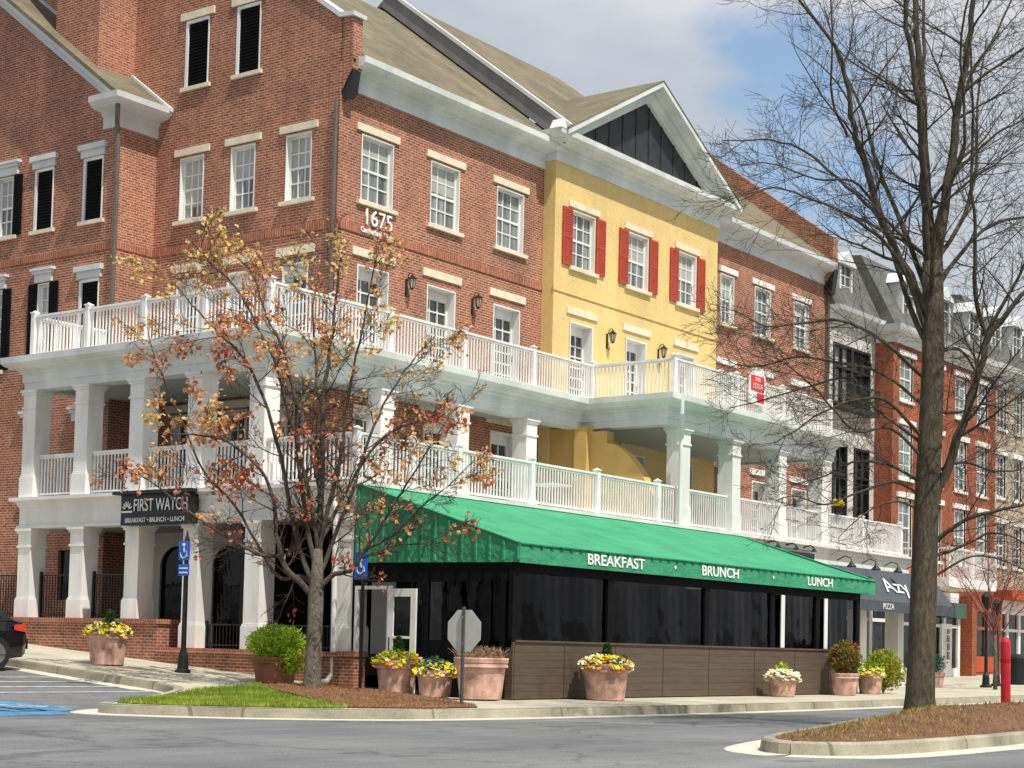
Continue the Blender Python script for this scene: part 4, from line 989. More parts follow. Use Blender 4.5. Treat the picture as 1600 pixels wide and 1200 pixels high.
# ================================================================== SIGNS
SB = thing('sign_board', 'black fascia sign with white lettering hung above the left columns', 'sign')
b = MB(); b.box(-3.90, -3.66, .52, 2.80, 3.73, 4.42); b.build('board', M['sign_black'], SB)
b = MB(); b.box(-4.02, -3.64, .42, 2.98, 4.42, 4.50); b.build('top_rail', M['iron'], SB)
text_mesh('lettering', 'FIRST WATCH', .40, M['sign_white'], SB, (-3.915, 1.47, 4.16), ROT_X, .006, sx=.70)
text_mesh('lettering', 'BREAKFAST \u2022 BRUNCH \u2022 LUNCH', .15, M['sign_white'], SB, (-3.915, 1.66, 3.83), ROT_X, .004, sx=.90)
lg = MB()   # small sunrise-like mark: rays over a horizon bar
for a in range(20, 161, 28): lg.bar((-3.915, 2.58-.07*math.cos(R(a)), 4.08+.07*math.sin(R(a))), (-3.915, 2.58-.17*math.cos(R(a)), 4.08+.19*math.sin(R(a))), .03, .01, up=(1, 0, 0))
lg.box(-3.92, -3.91, 2.40, 2.76, 4.01, 4.05); lg.build('emblem', M['sign_white'], SB)
FL = thing('lease_sign', 'red and white banner sign tied to the upper white railing', 'sign')
b = MB(); b.box(12.88, 13.86, -4.20, -4.17, 8.28, 9.16); b.build('backing', M['sign_white'], FL)
b = MB(); b.box(12.97, 13.77, -4.212, -4.202, 8.66, 9.10); b.box(13.35, 13.77, -4.212, -4.202, 8.34, 8.60); b.build('red_field', M['sign_red'], FL)
text_mesh('lettering', 'FOR', .17, M['sign_white'], FL, (13.37, -4.216, 8.99), ROT_Y, .002); text_mesh('lettering', 'LEASE', .22, M['sign_white'], FL, (13.37, -4.216, 8.79), ROT_Y, .002)
SS = thing('stop_sign', 'back of an octagonal road sign on a thin dark post by the kerb', 'sign', (-6.95, -9.6, .15))
oc = MB(); r_ = .385
oc.prism([(r_*math.cos(R(22.5+45*k)), 1.27+r_*math.sin(R(22.5+45*k))) for k in range(8)], 'x', .02, .028); oc.build('plate', M['sign_back'], SS)
oc = MB(); oc.bar((0, 0, 0), (0, 0, 1.68), .055, .035); oc.build('post', M['steel'], SS)
oc = MB(); oc.tube([(-.03, 0, 1.5), (.0, 0, 1.5)], .012, 6); oc.tube([(-.03, 0, 1.05), (.0, 0, 1.05)], .012, 6); oc.build('bolt', M['sign_back'], SS)
def access_sign(x, y, z, label, second):
    t = thing('parking_sign', label, 'sign', (x, y, z), group=None)
    p = MB()
    if second:
        p.lathe([(.17, 0), (.17, .05), (.12, .08), (.10, .35), (.07, .45), (.055, .5), (.048, 2.72), (.06, 2.74), (.03, 2.84), (0.005, 2.95)], n=12)
    else: p.bar((0, 0, 0), (0, 0, 2.75), .05, .05)
    p.build('post', M['iron'], t)
    for (z0_, z1_) in (((2.32, 2.72), (2.0, 2.24)) if second else ((2.18, 2.72),)):
        s = MB(); s.box(-.075, -.06, -.16, .16, z0_, z1_); so_ = s.build('sign_plate', M['blue_sign'], t)
        if z1_ > 2.5:
            w_ = MB()
            cz = (z0_+z1_)/2
            w_.tube([(-.085, -.0, cz+.15), (-.085, 0, cz+.10)], .03, 8)
            w_.bar((-.082, 0, cz+.09), (-.082, 0.0, cz-.02), .03, .01, up=(1, 0, 0)); w_.bar((-.082, 0, cz-.02), (-.082, -.07, cz-.02), .03, .01, up=(1, 0, 0)); w_.bar((-.082, -.07, cz-.02), (-.082, -.1, cz-.12), .03, .01, up=(1, 0, 0))
            for k in range(10):
                a = R(130+k*26); a2 = R(130+(k+1)*26); w_.bar((-.082, .01+.085*math.cos(a), cz-.07+.085*math.sin(a)), (-.082, .01+.085*math.cos(a2), cz-.07+.085*math.sin(a2)), .02, .01, up=(1, 0, 0))
            w_.build('wheelchair_symbol', M['sign_white'], so_)
        else:
            w_ = MB()
            for q in range(2): w_.box(-.082, -.075, -.12, .12, z0_+.05+q*.09, z0_+.08+q*.09)
            w_.build('marking', M['sign_white'], so_)
    return t
access_sign(-5.5, -1.15, zs(-5.5, -1.15), 'blue accessible parking sign on a tall black post before the left columns', True)
access_sign(-4.55, -5.18, zs(-4.55, -5.2)+.05, 'small blue parking sign in front of the white patio door', False)
RP = thing('red_post', 'round red safety post at the right edge of the mulch island', 'post', (.45, -16.35, .2))
p = MB(); p.lathe([(.085, 0), (.09, 1.2), (.085, 1.27), (.06, 1.33), (.02, 1.36)], n=16); po = p.build('shaft', M['red_post'], RP, smooth=False)
p = MB(); p.lathe([(.094, .9), (.094, .96)], n=16); p.build('band', plain('dark_red_band', (.30, .01, .02), .5, .1, 5), RP)
RP.rotation_euler = (R(0), R(-1.5), 0)

# ================================================================== WHITE, ORANGE AND TAN BUILDINGS TO THE RIGHT
def simple_window(parent, xc, y, z, w, h, mat='white', pane='pane_dark', hood='white', cols=2, rows=4):
    mb = MB(); f = .08
    mb.box(xc-w/2, xc-w/2+f, y+.06, y+.12, z, z+h); mb.box(xc+w/2-f, xc+w/2, y+.06, y+.12, z, z+h); mb.box(xc-w/2, xc+w/2, y+.06, y+.12, z, z+f); mb.box(xc-w/2, xc+w/2, y+.06, y+.12, z+h-f, z+h)
    mb.box(xc-w/2+f, xc+w/2-f, y+.07, y+.11, z+h/2-.03, z+h/2+.03)
    for c in range(1, cols): x = xc-w/2+w*c/cols; mb.box(x-.02, x+.02, y+.08, y+.10, z+f, z+h-f)
    for r_ in range(1, rows): q = z+h*r_/rows; mb.box(xc-w/2+f, xc+w/2-f, y+.082, y+.102, q-.015, q+.015)
    mb.box(xc-w/2-.02, xc-w/2, y-.01, y+.12, z, z+h); mb.box(xc+w/2, xc+w/2+.02, y-.01, y+.12, z, z+h)
    o = mb.build('window', M[mat], parent)
    p = MB(); p.box(xc-w/2+.02, xc+w/2-.02, y+.10, y+.105, z+.02, z+h-.02); p.build('pane', M[pane], o)
    if hood: l = MB(); l.box(xc-w/2-.2, xc+w/2+.2, y-.09, y-.001, z+h+.04, z+h+.24); l.build('lintel', M['lintel_white'], o); l = MB(); l.box(xc-w/2-.1, xc+w/2+.1, y-.07, y-.001, z-.12, z-.01); l.build('sill', M['lintel_white'], o)
    return o
B4 = thing('white_building', 'white painted brick building with slate mansard roof and a large black framed window', 'building')
h4 = [(26.75, 28.3, 10.35, 12.6), (28.3, 29.9, 10.35, 12.6), (26.8, 28.0, 6.0, 8.9), (28.6, 29.9, 6.0, 8.9)]
wm = wall('y', -.05, 26.41, 30.4, 0, 13.6, h4, depth=.4); wm.build('wall', M['brick_white'], B4)
for (a, b, c, d) in h4:
    mb = MB(); f = .10
    for q in (a, b-f): mb.box(q, q+f, -.10, .1, c, d)
    for q in (c, d-f, c+(d-c)*.6): mb.box(a+f, b-f, -.09, .09, q, q+f)
    mb.box((a+b)/2-.03, (a+b)/2+.03, -.06, .06, c+f, d-f)
    o = mb.build('window', M['iron'], B4)
    p = MB(); p.box(a, b, .10, .12, c, d); p.build('pane', M['blind' if a < 27 and c > 9 else 'pane_dark'], o)
bl = MB(); bl.box(26.6, 30.0, -.45, -.06, 10.15, 10.30)
for i in range(34): bl.box(26.62+i*.1, 26.64+i*.1, -.44, -.42, 10.30, 11.1)
bl.box(26.6, 30.0, -.45, -.41, 11.1, 11.15); bl.build('balconette', M['iron'], B4)
cn = MB(); sweep(cn, [(0, 13.3), (.05, 13.3), (.08, 13.6), (.4, 13.75), (.45, 13.9), (0, 13.9)], [(26.42, -.05), (30.4, -.05)]); cn.build('cornice', M['trim_grey'], B4)
rf = MB(); rf.prism([(-.3, 13.9), (.9, 16.4), (6, 16.9), (12, 13.9)], 'x', 26.42, 30.4); rf.build('roof', M['slate'], B4)
def dormer(parent, xc, y, z, w, h):
    mb = MB()
    mb.box(xc-w/2, xc-w/2+.14, y, y+1.4, z, z+h); mb.box(xc+w/2-.14, xc+w/2, y, y+1.4, z, z+h); mb.box(xc-w/2+.14, xc+w/2-.14, y, y+1.4, z, z+.14); mb.prism([(xc-w/2-.15, z+h), (xc+w/2+.15, z+h), (xc, z+h+.55)], 'y', y-.12, y+1.6)
    o = mb.build('dormer', M['trim_grey'], parent)
    p = MB(); p.box(xc-w/2+.14, xc+w/2-.14, y+.08, y+.10, z+.14, z+h); p.build('pane', M['pane_dark'], o)
    q = MB(); q.box(xc-.02, xc+.02, y+.05, y+.07, z+.14, z+h)
    for k in (1, 2, 3): q.box(xc-w/2+.14, xc+w/2-.14, y+.05, y+.07, z+h*k/4-.015, z+h*k/4+.015)
    q.build('glazing_bar', M['white'], o)
dormer(B4, 28.1, .1, 14.15, 1.1, 1.5)
B5 = thing('orange_brick_building', 'orange brick building with white window hoods behind the large bare tree', 'building')
h5 = [(a, b, c, d) for a, b in ((31.0, 32.2), (33.9, 35.1), (36.5, 37.7)) for c, d in ((11.0, 12.65), (8.0, 10.0), (5.0, 7.2))] + [(38.9, 40.0, 11.0, 12.65), (38.9, 40.0, 8.0, 10.0), (38.9, 40, 5.0, 7.2)]
wm = wall('y', -.8, 30.4, 41.0, 0, 13.2, h5, depth=.4); wm.box(30.39, 30.41, -.79, .3, 0, 13.2); wm.build('wall', M['brick_orange'], B5)
for a, b, c, d in h5: simple_window(B5, (a+b)/2, -.8, c, b-a, d-c, pane='pane')
cn = MB(); sweep(cn, [(0, 13.1), (.05, 13.1), (.1, 13.3), (.45, 13.5), (.5, 13.7), (0, 13.7)], [(30.4, -.1), (30.4, -.8), (41.0, -.8)]); cn.build('cornice', M['trim_grey'], B5)
rf = MB(); rf.prism([(-.9, 13.7), (.6, 16.6), (6, 17.0), (12, 13.9)], 'x', 30.41, 41.0); rf.build('roof', M['slate'], B5)
for x in (32.5, 36, 39.3): dormer(B5, x, -.5, 14.1, 1.3, 1.6)
bb = MB(); bb.box(30.6, 35.4, -3.0, -.81, 3.80, 4.15); bb.build('balcony_slab', M['white'], B5)
bb = MB()
for k in range(40): bb.box(30.65+k*.12, 30.67+k*.12, -2.96, -2.94, 4.15, 5.2)
bb.box(30.6, 35.4, -3.0, -2.9, 5.2, 5.27)
for x in (30.62, 33.0, 35.3): bb.box(x, x+.1, -3.0, -2.9, 4.15, 5.35)
for k in range(18): bb.box(30.62, 30.64, -2.9+k*.115, -2.88+k*.115, 4.15, 5.2)
bb.box(30.6, 30.66, -2.9, -.82, 5.2, 5.27)
bb.build('balcony_railing', M['white_rail'], B5)
def shopfront(parent, x0, x1, y, frame, fasc, door_at=None):
    z0 = zs(x0, y)-.1; mb = MB()
    mb.box(x0, x1, y-.12, y, 3.1, 3.75)
    nb = max(2, round((x1-x0)/1.5))
    for i in range(nb+1): x = x0+(x1-x0)*i/nb; mb.box(x-.12, x+.12, y-.14, y-.01, z0, 3.1)
    mb.box(x0, x1, y-.11, y-.02, 2.35, 2.47); mb.box(x0, x1, y-.10, y-.02, z0, z0+.55)
    o = mb.build('shopfront', M[frame], parent)
    p = MB(); p.box(x0, x1, y-.05, y-.03, z0+.5, 3.1); p.build('pane', M[fasc], o)
    if door_at:
        d = MB(); a = door_at; d.box(a-.5, a-.36, y-.2, y-.1, z0, 2.5); d.box(a+.36, a+.5, y-.2, y-.1, z0, 2.5); d.box(a-.36, a+.36, y-.2, y-.1, z0, z0+.9); d.box(a-.36, a+.36, y-.2, y-.1, 2.3, 2.5); d.box(a-.02, a+.02, y-.19, y-.11, z0+.9, 2.3)
        for k in (1, 2, 3): d.box(a-.36, a+.36, y-.19, y-.12, z0+.9+k*.33-.02, z0+.9+k*.33+.02)
        d.build('door', M['white_rail'], o)
    return o
M['green_board'] = plain('dark_green_board', (.05, .12, .09), .6, .15, 4)
M['orange_board'] = plain('orange_red_board', (.42, .07, .02), .6, .15, 4)
shopfront(B4, 26.45, 30.3, -.15, 'white', 'store_glass')
shopfront(B5, 30.5, 36.4, -.95, 'white', 'store_glass', 35.0)
shopfront(B5, 37.9, 41.0, -.95, 'brick_orange', 'store_glass')
q = MB(); q.box(37.0, 37.5, -1.4, -.9, 0, 3.7); q.build('pier', M['brick_orange'], B5)
q = MB(); q.box(34.3, 36.8, -1.25, -1.1, 2.75, 3.35); q.build('sign_panel', M['green_board'], B5)
q = MB(); q.box(38.1, 40.7, -1.08, -1.05, .6, 1.25); q.build('stall_riser', M['orange_board'], B5)
B6 = thing('tan_building', 'tan building with many white framed windows at the far right edge', 'building')
h6 = [(a, a+1.0, c, c+1.8) for a in [42.0+2.0*k for k in range(9)] for c in (11.2, 8.2, 5.2)]
wm = wall('y', -.5, 41.0, 75, 0, 13.6, h6, depth=.4); wm.build('wall', M['brick_tan'], B6)
for a, b, c, d in h6: simple_window(B6, (a+b)/2, -.5, c, b-a, d-c, hood='white')
cn = MB(); sweep(cn, [(0, 13.3), (.05, 13.3), (.1, 13.5), (.45, 13.7), (.5, 13.9), (0, 13.9)], [(41.0, -.5), (75, -.5)]); cn.build('cornice', M['trim_grey'], B6)
rf = MB(); rf.prism([(-.6, 13.9), (.8, 17.0), (6, 17.4), (12, 13.9)], 'x', 41.0, 75); rf.build('roof', M['slate'], B6)
for k in range(8): dormer(B6, 42.6+k*2.6, -.2, 14.4, 1.2, 1.7)
shopfront(B6, 41.2, 60, -.65, 'white', 'store_glass')
q = MB(); q.box(41.0, 52.0, -1.6, -.7, 3.7, 4.1); q.build('canopy', M['orange_board'], B6)
# shop walls under the lower deck right of the green awning
SW = thing('shop_front', 'cream shop front under the deck between the green and the navy awnings', 'shop front')
q = MB(); q.box(12.6, 26.3, -2.4, -2.2, 0, 3.83)
q.build('wall', M['fascia'], SW); shopfront(SW, 20.4, 26.3, -2.41, 'white', 'store_glass', 22.2)
NA = thing('awning', 'navy blue canvas awning with white script lettering right of the green one', 'awning')
def sloped_awning(parent, x0, x1, yb, yf, zt, zm, zv, mat):
    mb = MB(); mb.quad((x0, yb, zt), (x0, yf, zm), (x1, yf, zm), (x1, yb, zt)); mb.quad((x0, yb, zt-.03), (x1, yb, zt-.03), (x1, yf, zm-.03), (x0, yf, zm-.03)); mb.box(x0, x1, yf-.012, yf, zv, zm)
    for x in (x0, x1): mb.prism([(yb, zt), (yf, zm), (yf, zv), (yb, zv)], 'x', x-.01, x+.01)
    return mb.build('canopy', mat, parent)
sloped_awning(NA, 18.2, 26.2, -4.14, -4.95, 3.95, 2.90, 2.56, M['navy'])
ang = math.atan2(1.05, .81)
text_mesh('lettering', 'Azy', .82, M['sign_white'], NA, (22.2, -4.60, 3.42), (ang, 0, 0), .003, sx=1.55)
text_mesh('lettering', 'PIZZA', .26, M['sign_white'], NA, (20.85, -4.97, 2.73), ROT_Y, .003, sx=1.2)
text_mesh('lettering', 'BAR', .26, M['sign_white'], NA, (24.0, -4.97, 2.73), ROT_Y, .003, sx=1.2)
DS = thing('hanging_sign', 'black narrow sign on the deck edge behind the right end of the green awning', 'sign')
q = MB(); q.box(13.6, 17.1, -4.22, -4.12, 3.88, 4.20); q.build('board', M['sign_black'], DS)
q = MB()
for x in (14.2, 15.35, 16.5): q.tube([(x, -4.12, 4.35), (x, -4.38, 4.42), (x, -4.5, 4.34)], .02, 5); q.lathe([(.02, .1), (.09, 0), (.11, -.02)], (x, -4.5, 4.24), 8)
q.build('lamp_arm', M['iron'], DS)
GN = thing('gooseneck_lamp', '', 'lamp'); q = MB(); q.tube([(0, 0, 0), (0, -.25, .12), (0, -.45, .05), (0, -.47, -.08)], .018, 6); q.build('arm', M['iron'], GN)
q = MB(); q.lathe([(.03, .06), (.06, .0), (.15, -.10), (.155, -.13)], (0, -.47, -.1), 12); q.build('shade', M['iron'], GN)
for i, x in enumerate((18.9, 20.7, 22.4, 24.2)):
    o = GN if i == 0 else inst(GN); o.location = (x, -4.12, 4.12)
    o['label'] = 'small black gooseneck lamp over the navy awning, ' + ['first from the green awning', 'second from the green awning', 'third from the green awning', 'fourth from the green awning'][i]; o['category'] = 'lamp'; o['group'] = 'gooseneck lamps above the navy awning'

# ================================================================== STREET FURNITURE ON THE RIGHT
def lamp_post(x, y, h, label):
    t = thing('bollard_post', label, 'post', (x, y, zs(x, y)), group='black posts on the far pavement')
    p = MB(); p.lathe([(.2, 0), (.2, .06), (.13, .1), (.11, .4), (.06, .5), (.05, h-.5), (.07, h-.48)], n=12); p.build('shaft', M['iron'], t)
    p = MB(); p.lathe([(.07, h-.48), (.16, h-.42), (.18, h-.1), (.2, h-.05), (.04, h+.12)], n=8); p.build('head', M['iron'], t)
lamp_post(26.0, -6.2, 3.1, 'black lamp post on the far pavement left of the red post'); lamp_post(27.5, -6.0, 2.9, 'black lamp post on the far pavement close behind the red post')
tb = thing('litter_bin', 'black round litter bin on the pavement at the right edge', 'bin', (29.5, -6.0, zs(29.5, -6)))
q = MB(); q.lathe([(.33, 0), (.36, .9), (.38, .92)], n=20); q.build('drum', M['iron'], tb); q = MB(); q.lathe([(.38, .92), (.36, .98), (.2, 1.08), (.18, 1.08)], n=20); q.build('lid', M['iron'], tb)

# ================================================================== FOLIAGE HELPERS
def leaf_quad(mb, p, size, rr, mi=0, up=0.3, asp=0.6):
    a = rr.uniform(0, 6.28); t = rr.uniform(-1, 1); d = Vector((math.cos(a)*(1-t*t)**.5, math.sin(a)*(1-t*t)**.5, t*.8+up)).normalized()
    s = d.orthogonal().normalized(); s = (s*math.cos(a*3)+d.cross(s)*math.sin(a*3)); n = d.cross(s); L_ = size*rr.uniform(.7, 1.3); w = L_*asp*.5
    p = Vector(p); q0 = p; q1 = p+d*L_*.5+s*w; q2 = p+d*L_; q3 = p+d*L_*.5-s*w; mid = p+d*L_*.5+n*L_*.12
    mb.add([q0, q1, q2, q3, mid], [(0, 1, 4), (1, 2, 4), (2, 3, 4), (3, 0, 4)], mi)
def blob(mb, c, rx, ry, rz_, n, size, rr, mi=0, shell=.45, up=.2, asp=.6):
    for _ in range(n):
        while True:
            v = Vector((rr.uniform(-1, 1), rr.uniform(-1, 1), rr.uniform(-1, 1)))
            if shell <= v.length <= 1: break
        v *= 1+.12*math.sin(v.x*5+c[0])*math.cos(v.y*6+v.z*4)
        leaf_quad(mb, (c[0]+v.x*rx, c[1]+v.y*ry, c[2]+v.z*rz_), size, rr, mi, up, asp)
def pansy(mb, p, r_, rr, mi):
    nrm = Vector((rr.uniform(-.7, .2), rr.uniform(-.7, .1), .7)).normalized(); s = nrm.orthogonal().normalized(); t = nrm.cross(s); p = Vector(p)
    vs = [p+nrm*.01]+[p+(s*math.cos(R(72*k/2))+t*math.sin(R(72*k/2)))*r_*(1 if k % 2 == 0 else .72) for k in range(10)]
    mb.add(vs, [(0, 1+k, 1+(k+1) % 10) for k in range(10)], mi)
def planter(x, y, z, rtop, h, label, name='planter', mat='terracotta', seed=1, flowers=(), conifer=None, leaves=None, dead=False, bush=None, deep_rim=True, fl_h=.12, group='terracotta planters along the building'):
    rr = random.Random(seed); t = thing(name, label, 'planter', (x, y, z), group=group)
    q = MB(); rb_ = rtop*.76; rh = h*.24
    q.lathe([(rb_*.9, 0), (rb_, .015), (rtop*.885, h-rh), (rtop*.99, h-rh+.012), (rtop*.95, h-rh*.55), (rtop*.98, h-rh*.5), (rtop, h-.02), (rtop*.98, h), (rtop*.9, h), (rtop*.86, h-.06), (.01, h-.07)], n=32)
    q.build('pot', M[mat], t, smooth=False)
    q = MB(); q.lathe([(rtop*.86, h-.09), (rtop*.5, h-.05), (.005, h-.03)], n=20); q.build('soil', M['soil'], t)
    if leaves:
        q = MB(); blob(q, (0, 0, h), rtop*1.08, rtop*1.05, .19, 520, .09, rr, shell=0, up=.1); q.build('leaves', M[leaves], t)
    if flowers:
        q = MB(); mats = [M[f] for f in flowers]
        for k in range(int(560*rtop)):
            a = rr.uniform(0, 6.28); r_ = rtop*1.02*math.sqrt(rr.uniform(.05, 1.15)); pansy(q, (r_*math.cos(a), r_*math.sin(a), h+fl_h*rr.uniform(.2, 1.5)-.12*(r_/rtop)**3), rr.uniform(.045, .08), rr, rr.randrange(len(mats)))
        q.mi = q.mi; q.build('flowers', mats, t)
    if conifer:
        mat_, hh, rr_, = conifer; q = MB()
        for k in range(700):
            tt = rr.random()**.8; a = rr.uniform(0, 6.28); r_ = rr_*(1-tt)**.7*math.sqrt(rr.random())+.01
            leaf_quad(q, (r_*math.cos(a)+rtop*.08, r_*math.sin(a), h-.02+tt*hh), .07, rr, 0, .8, .4)
        q.build('conifer', M[mat_], t)
    if dead:
        q = MB()
        for k in range(260):
            a = rr.uniform(0, 6.28); r_ = rtop*.9*math.sqrt(rr.random()); p0 = Vector((r_*math.cos(a), r_*math.sin(a), h-.05)); d = Vector((rr.uniform(-.4, .4), rr.uniform(-.4, .4), rr.uniform(.3, 1))).normalized()
            L_ = rr.uniform(.12, .34); q.tube([p0, p0+d*L_*.6, p0+d*L_+Vector((rr.uniform(-.1, .1), rr.uniform(-.1, .1), -.03))], [.006, .005, .003], 3, caps=False)
        blob(q, (0, 0, h+.08), rtop*.9, rtop*.9, .12, 350, .05, rr, shell=0); q.build('dry_stems', M['dead'], t)
    if bush:
        mat_, r_, n, up = bush; q = MB(); q.lathe([(.02, h-.05), (.02, h+r_)], n=6); q.build('stem', M['twig_dark'], t)
        q = MB(); blob(q, (0, 0, h+r_*.85), r_, r_, r_*1.0, n, .075, rr, shell=.5); q.build('foliage', M[mat_], t)
    return t
planter(-6.1, .5, zs(-6.1, .5), .45, .72, 'squat terracotta pot of yellow pansies on the pavement before the low brick wall', seed=1, flowers=('fl_yellow', 'fl_yellow', 'fl_white', 'fl_orange'), conifer=('deep_green', .42, .17), leaves='deep_green')
t = planter(-5.0, -3.3, zs(-5, -3.3), .50, .52, 'dark terracotta bowl overflowing with a round bright green shrub beside the small tree trunk', seed=2, mat='terracotta_dark')
rr = random.Random(5); q = MB()
blob(q, (0, 0, .80), .62, .62, .36, 3400, .085, rr, shell=.35, up=.5, asp=.35); blob(q, (-.05, -.45, .50), .28, .25, .34, 700, .085, rr, shell=0, up=-.6, asp=.35)
q.build('foliage', M['lime'], t)
planter(-4.35, -5.95, .17, .44, .68, 'terracotta pot of yellow pansies directly beside the white patio door', seed=3, flowers=('fl_yellow', 'fl_yellow', 'fl_orange', 'fl_white'), conifer=('deep_green', .45, .16), leaves='lime')
planter(-4.4, -6.95, .17, .38, .52, 'smaller terracotta pot of yellow pansies, middle of the three by the patio door', seed=4, flowers=('fl_yellow', 'fl_yellow', 'fl_yellow', 'fl_white'), leaves='blue_green', bush=('blue_green', .14, 300, .2))
planter(-4.4, -8.05, .17, .52, .78, 'large pale terracotta pot of dry brown stems behind the octagonal sign', seed=5, dead=True)
planter(-1.35, -8.85, .15, .50, .72, 'large terracotta pot of white and orange pansies before the brown boards', seed=6, flowers=('fl_white', 'fl_white', 'fl_yellow', 'fl_orange'), conifer=('deep_green', .40, .16), leaves='deep_green')
planter(6.3, -8.8, .15, .38, .48, 'small pink terracotta pot with sparse cream flowers and one lime sprig', seed=7, flowers=('fl_white', 'fl_white', 'fl_white'), bush=('lime', .17, 160, .3))
planter(9.75, -8.75, .15, .37, .56, 'terracotta pot with a round bronze green bush near the right end of the brown boards', seed=8, bush=('bush_mixed', .43, 2600, .3))
planter(12.25, -8.3, .15, .36, .55, 'terracotta pot of yellow flowers just past the end of the brown boards', seed=9, flowers=('fl_yellow', 'fl_yellow', 'fl_white'), leaves='lime', bush=('yellow_green', .2, 300, .3))
planter(24.6, -5.0, zs(24.6, -5), .32, .5, 'small terracotta pot with a dark leafy plant by the white shop front', seed=10, bush=('blue_green', .34, 700, .3))
SH = thing('shrub', 'leafy yellow green shrub standing past the end of the patio boards', 'shrub', (13.3, -8.2, .15))
q = MB(); rr = random.Random(9)
for k in range(14):
    a = rr.uniform(0, 6.28); q.tube([(0, 0, 0), (.15*math.cos(a), .15*math.sin(a), .4), (.35*math.cos(a), .35*math.sin(a), rr.uniform(.6, 1.0))], [.012, .009, .004], 4)
q.build('stems', M['twig_brown'], SH)
q = MB(); blob(q, (0, 0, .62), .58, .55, .55, 3000, .085, rr, shell=.25, up=.4); q.build('foliage', M['yellow_green'], SH)
HB = thing('flower_pot', 'small dark pot of yellow flowers on the lower deck railing', 'planter', (19.0, -4.05, 5.56))
q = MB(); q.lathe([(.1, 0), (.16, .2), (.17, .24)], n=14); q.build('pot', M['iron'], HB); q = MB(); blob(q, (0, 0, .32), .2, .2, .14, 240, .08, random.Random(3), shell=0); q.build('flowers', M['fl_yellow'], HB)

# ================================================================== CAR
CR = thing('parked_car', 'rear end of a black parked car at the left edge', 'car', (-7.98, 1.5, zr(-8.2, 1.5)-.04), rz=0)
# local: +x is the rear end of the car; length runs to -x, width along y (the near flank faces -y)
def car():
    def sec(x, zb_, zt_, hw, tb):
        # rounded body section
        return [(x, -hw*.96, zb_), (x, -hw, zb_+.22), (x, -hw, zt_-.22), (x, -hw*.93, zt_-.04), (x, -hw*.8, zt_), (x, hw*.8, zt_), (x, hw*.93, zt_-.04), (x, hw, zt_-.22), (x, hw, zb_+.22), (x, hw*.96, zb_)]
    secs = [(-4.55, .30, .62, .70), (-4.40, .22, .76, .82), (-3.9, .20, .86, .88), (-3.2, .20, .95, .90), (-2.4, .2, .97, .91), (-1.2, .2, .98, .91), (-.6, .22, 1.00, .89), (-.15, .26, .99, .84), (0.0, .34, .90, .74), (.04, .42, .72, .66)]
    mb = MB(); rings = [sec(x, a, b, w, 0) for x, a, b, w in secs]; n = 10
    vs = [v for r_ in rings for v in r_]; fs = [(i*n+j, (i+1)*n+j, (i+1)*n+(j+1) % n, i*n+(j+1) % n) for i in range(len(rings)-1) for j in range(n)]
    fs += [tuple(range(n)), tuple((len(rings)-1)*n+j for j in reversed(range(n)))]; mb.add(vs, fs)
    mb.build('body', M['car_paint'], CR, smooth=False)
    cab = MB(); cs = [(-3.35, .96, .97, .80), (-2.6, 1.38, .97, .72), (-1.9, 1.45, .97, .70), (-1.0, 1.42, .97, .70), (-.25, 1.0, .97, .78)]
    vs = []; 
    for x, zt_, zb_, w in cs: vs += [(x, -.82, zb_), (x, -w*.92, zt_-.03), (x, -w*.8, zt_), (x, w*.8, zt_), (x, w*.92, zt_-.03), (x, .82, zb_)]
    cab.add(vs, [(i*6+j, (i+1)*6+j, (i+1)*6+(j+1) % 6, i*6+(j+1) % 6) for i in range(4) for j in range(6)]); cab.build('roof', M['car_paint'], CR)
    w = MB()
    for s_ in (-1, 1): w.add([(-3.0, s_*.835, 1.0), (-2.5, s_*.74, 1.34), (-1.1, s_*.73, 1.34), (-.6, s_*.83, 1.02)], [(0, 1, 2, 3) if s_ > 0 else (3, 2, 1, 0)])
    w.build('side_window', M['store_glass'], CR)
    for x in (-.85, -3.65):
        for s_ in (-1, 1):
            q = MB(); q.tube([(x, s_*.72, .33), (x, s_*.93, .33)], .33, 24); wh_ = q.build('wheel', M['tyre'], CR)
            q = MB(); q.tube([(x, s_*.925, .33), (x, s_*.94, .33)], .21, 16)
            for k in range(5): a = R(72*k); q.bar((x, s_*.945, .33), (x+.2*math.cos(a), s_*.945, .33+.2*math.sin(a)), .04, .02)
            q.build('rim', M['rim'], wh_)
    for s_ in (-1, 1):
        q = MB(); q.add([(-.42, s_*.895, .80), (-.42, s_*.89, .90), (-.1, s_*.84, .93), (.03, s_*.68, .86), (.055, s_*.66, .74), (-.1, s_*.86, .76)], [(0, 1, 2, 5), (2, 3, 4, 5)] if s_ > 0 else [(5, 2, 1, 0), (5, 4, 3, 2)]); q.build('tail_lamp', M['tail_red'], CR)
        q = MB(); q.add([(-.12, s_*.872, .74), (-.12, s_*.872, .80), (.045, s_*.68, .76), (.05, s_*.67, .70)], [(0, 1, 2, 3) if s_ > 0 else (3, 2, 1, 0)]); q.build('reversing_lamp', M['sign_white'], CR)
    q = MB(); q.box(.04, .09, -.68, .68, .42, .62); q.build('bumper', M['car_paint'], CR)
car()

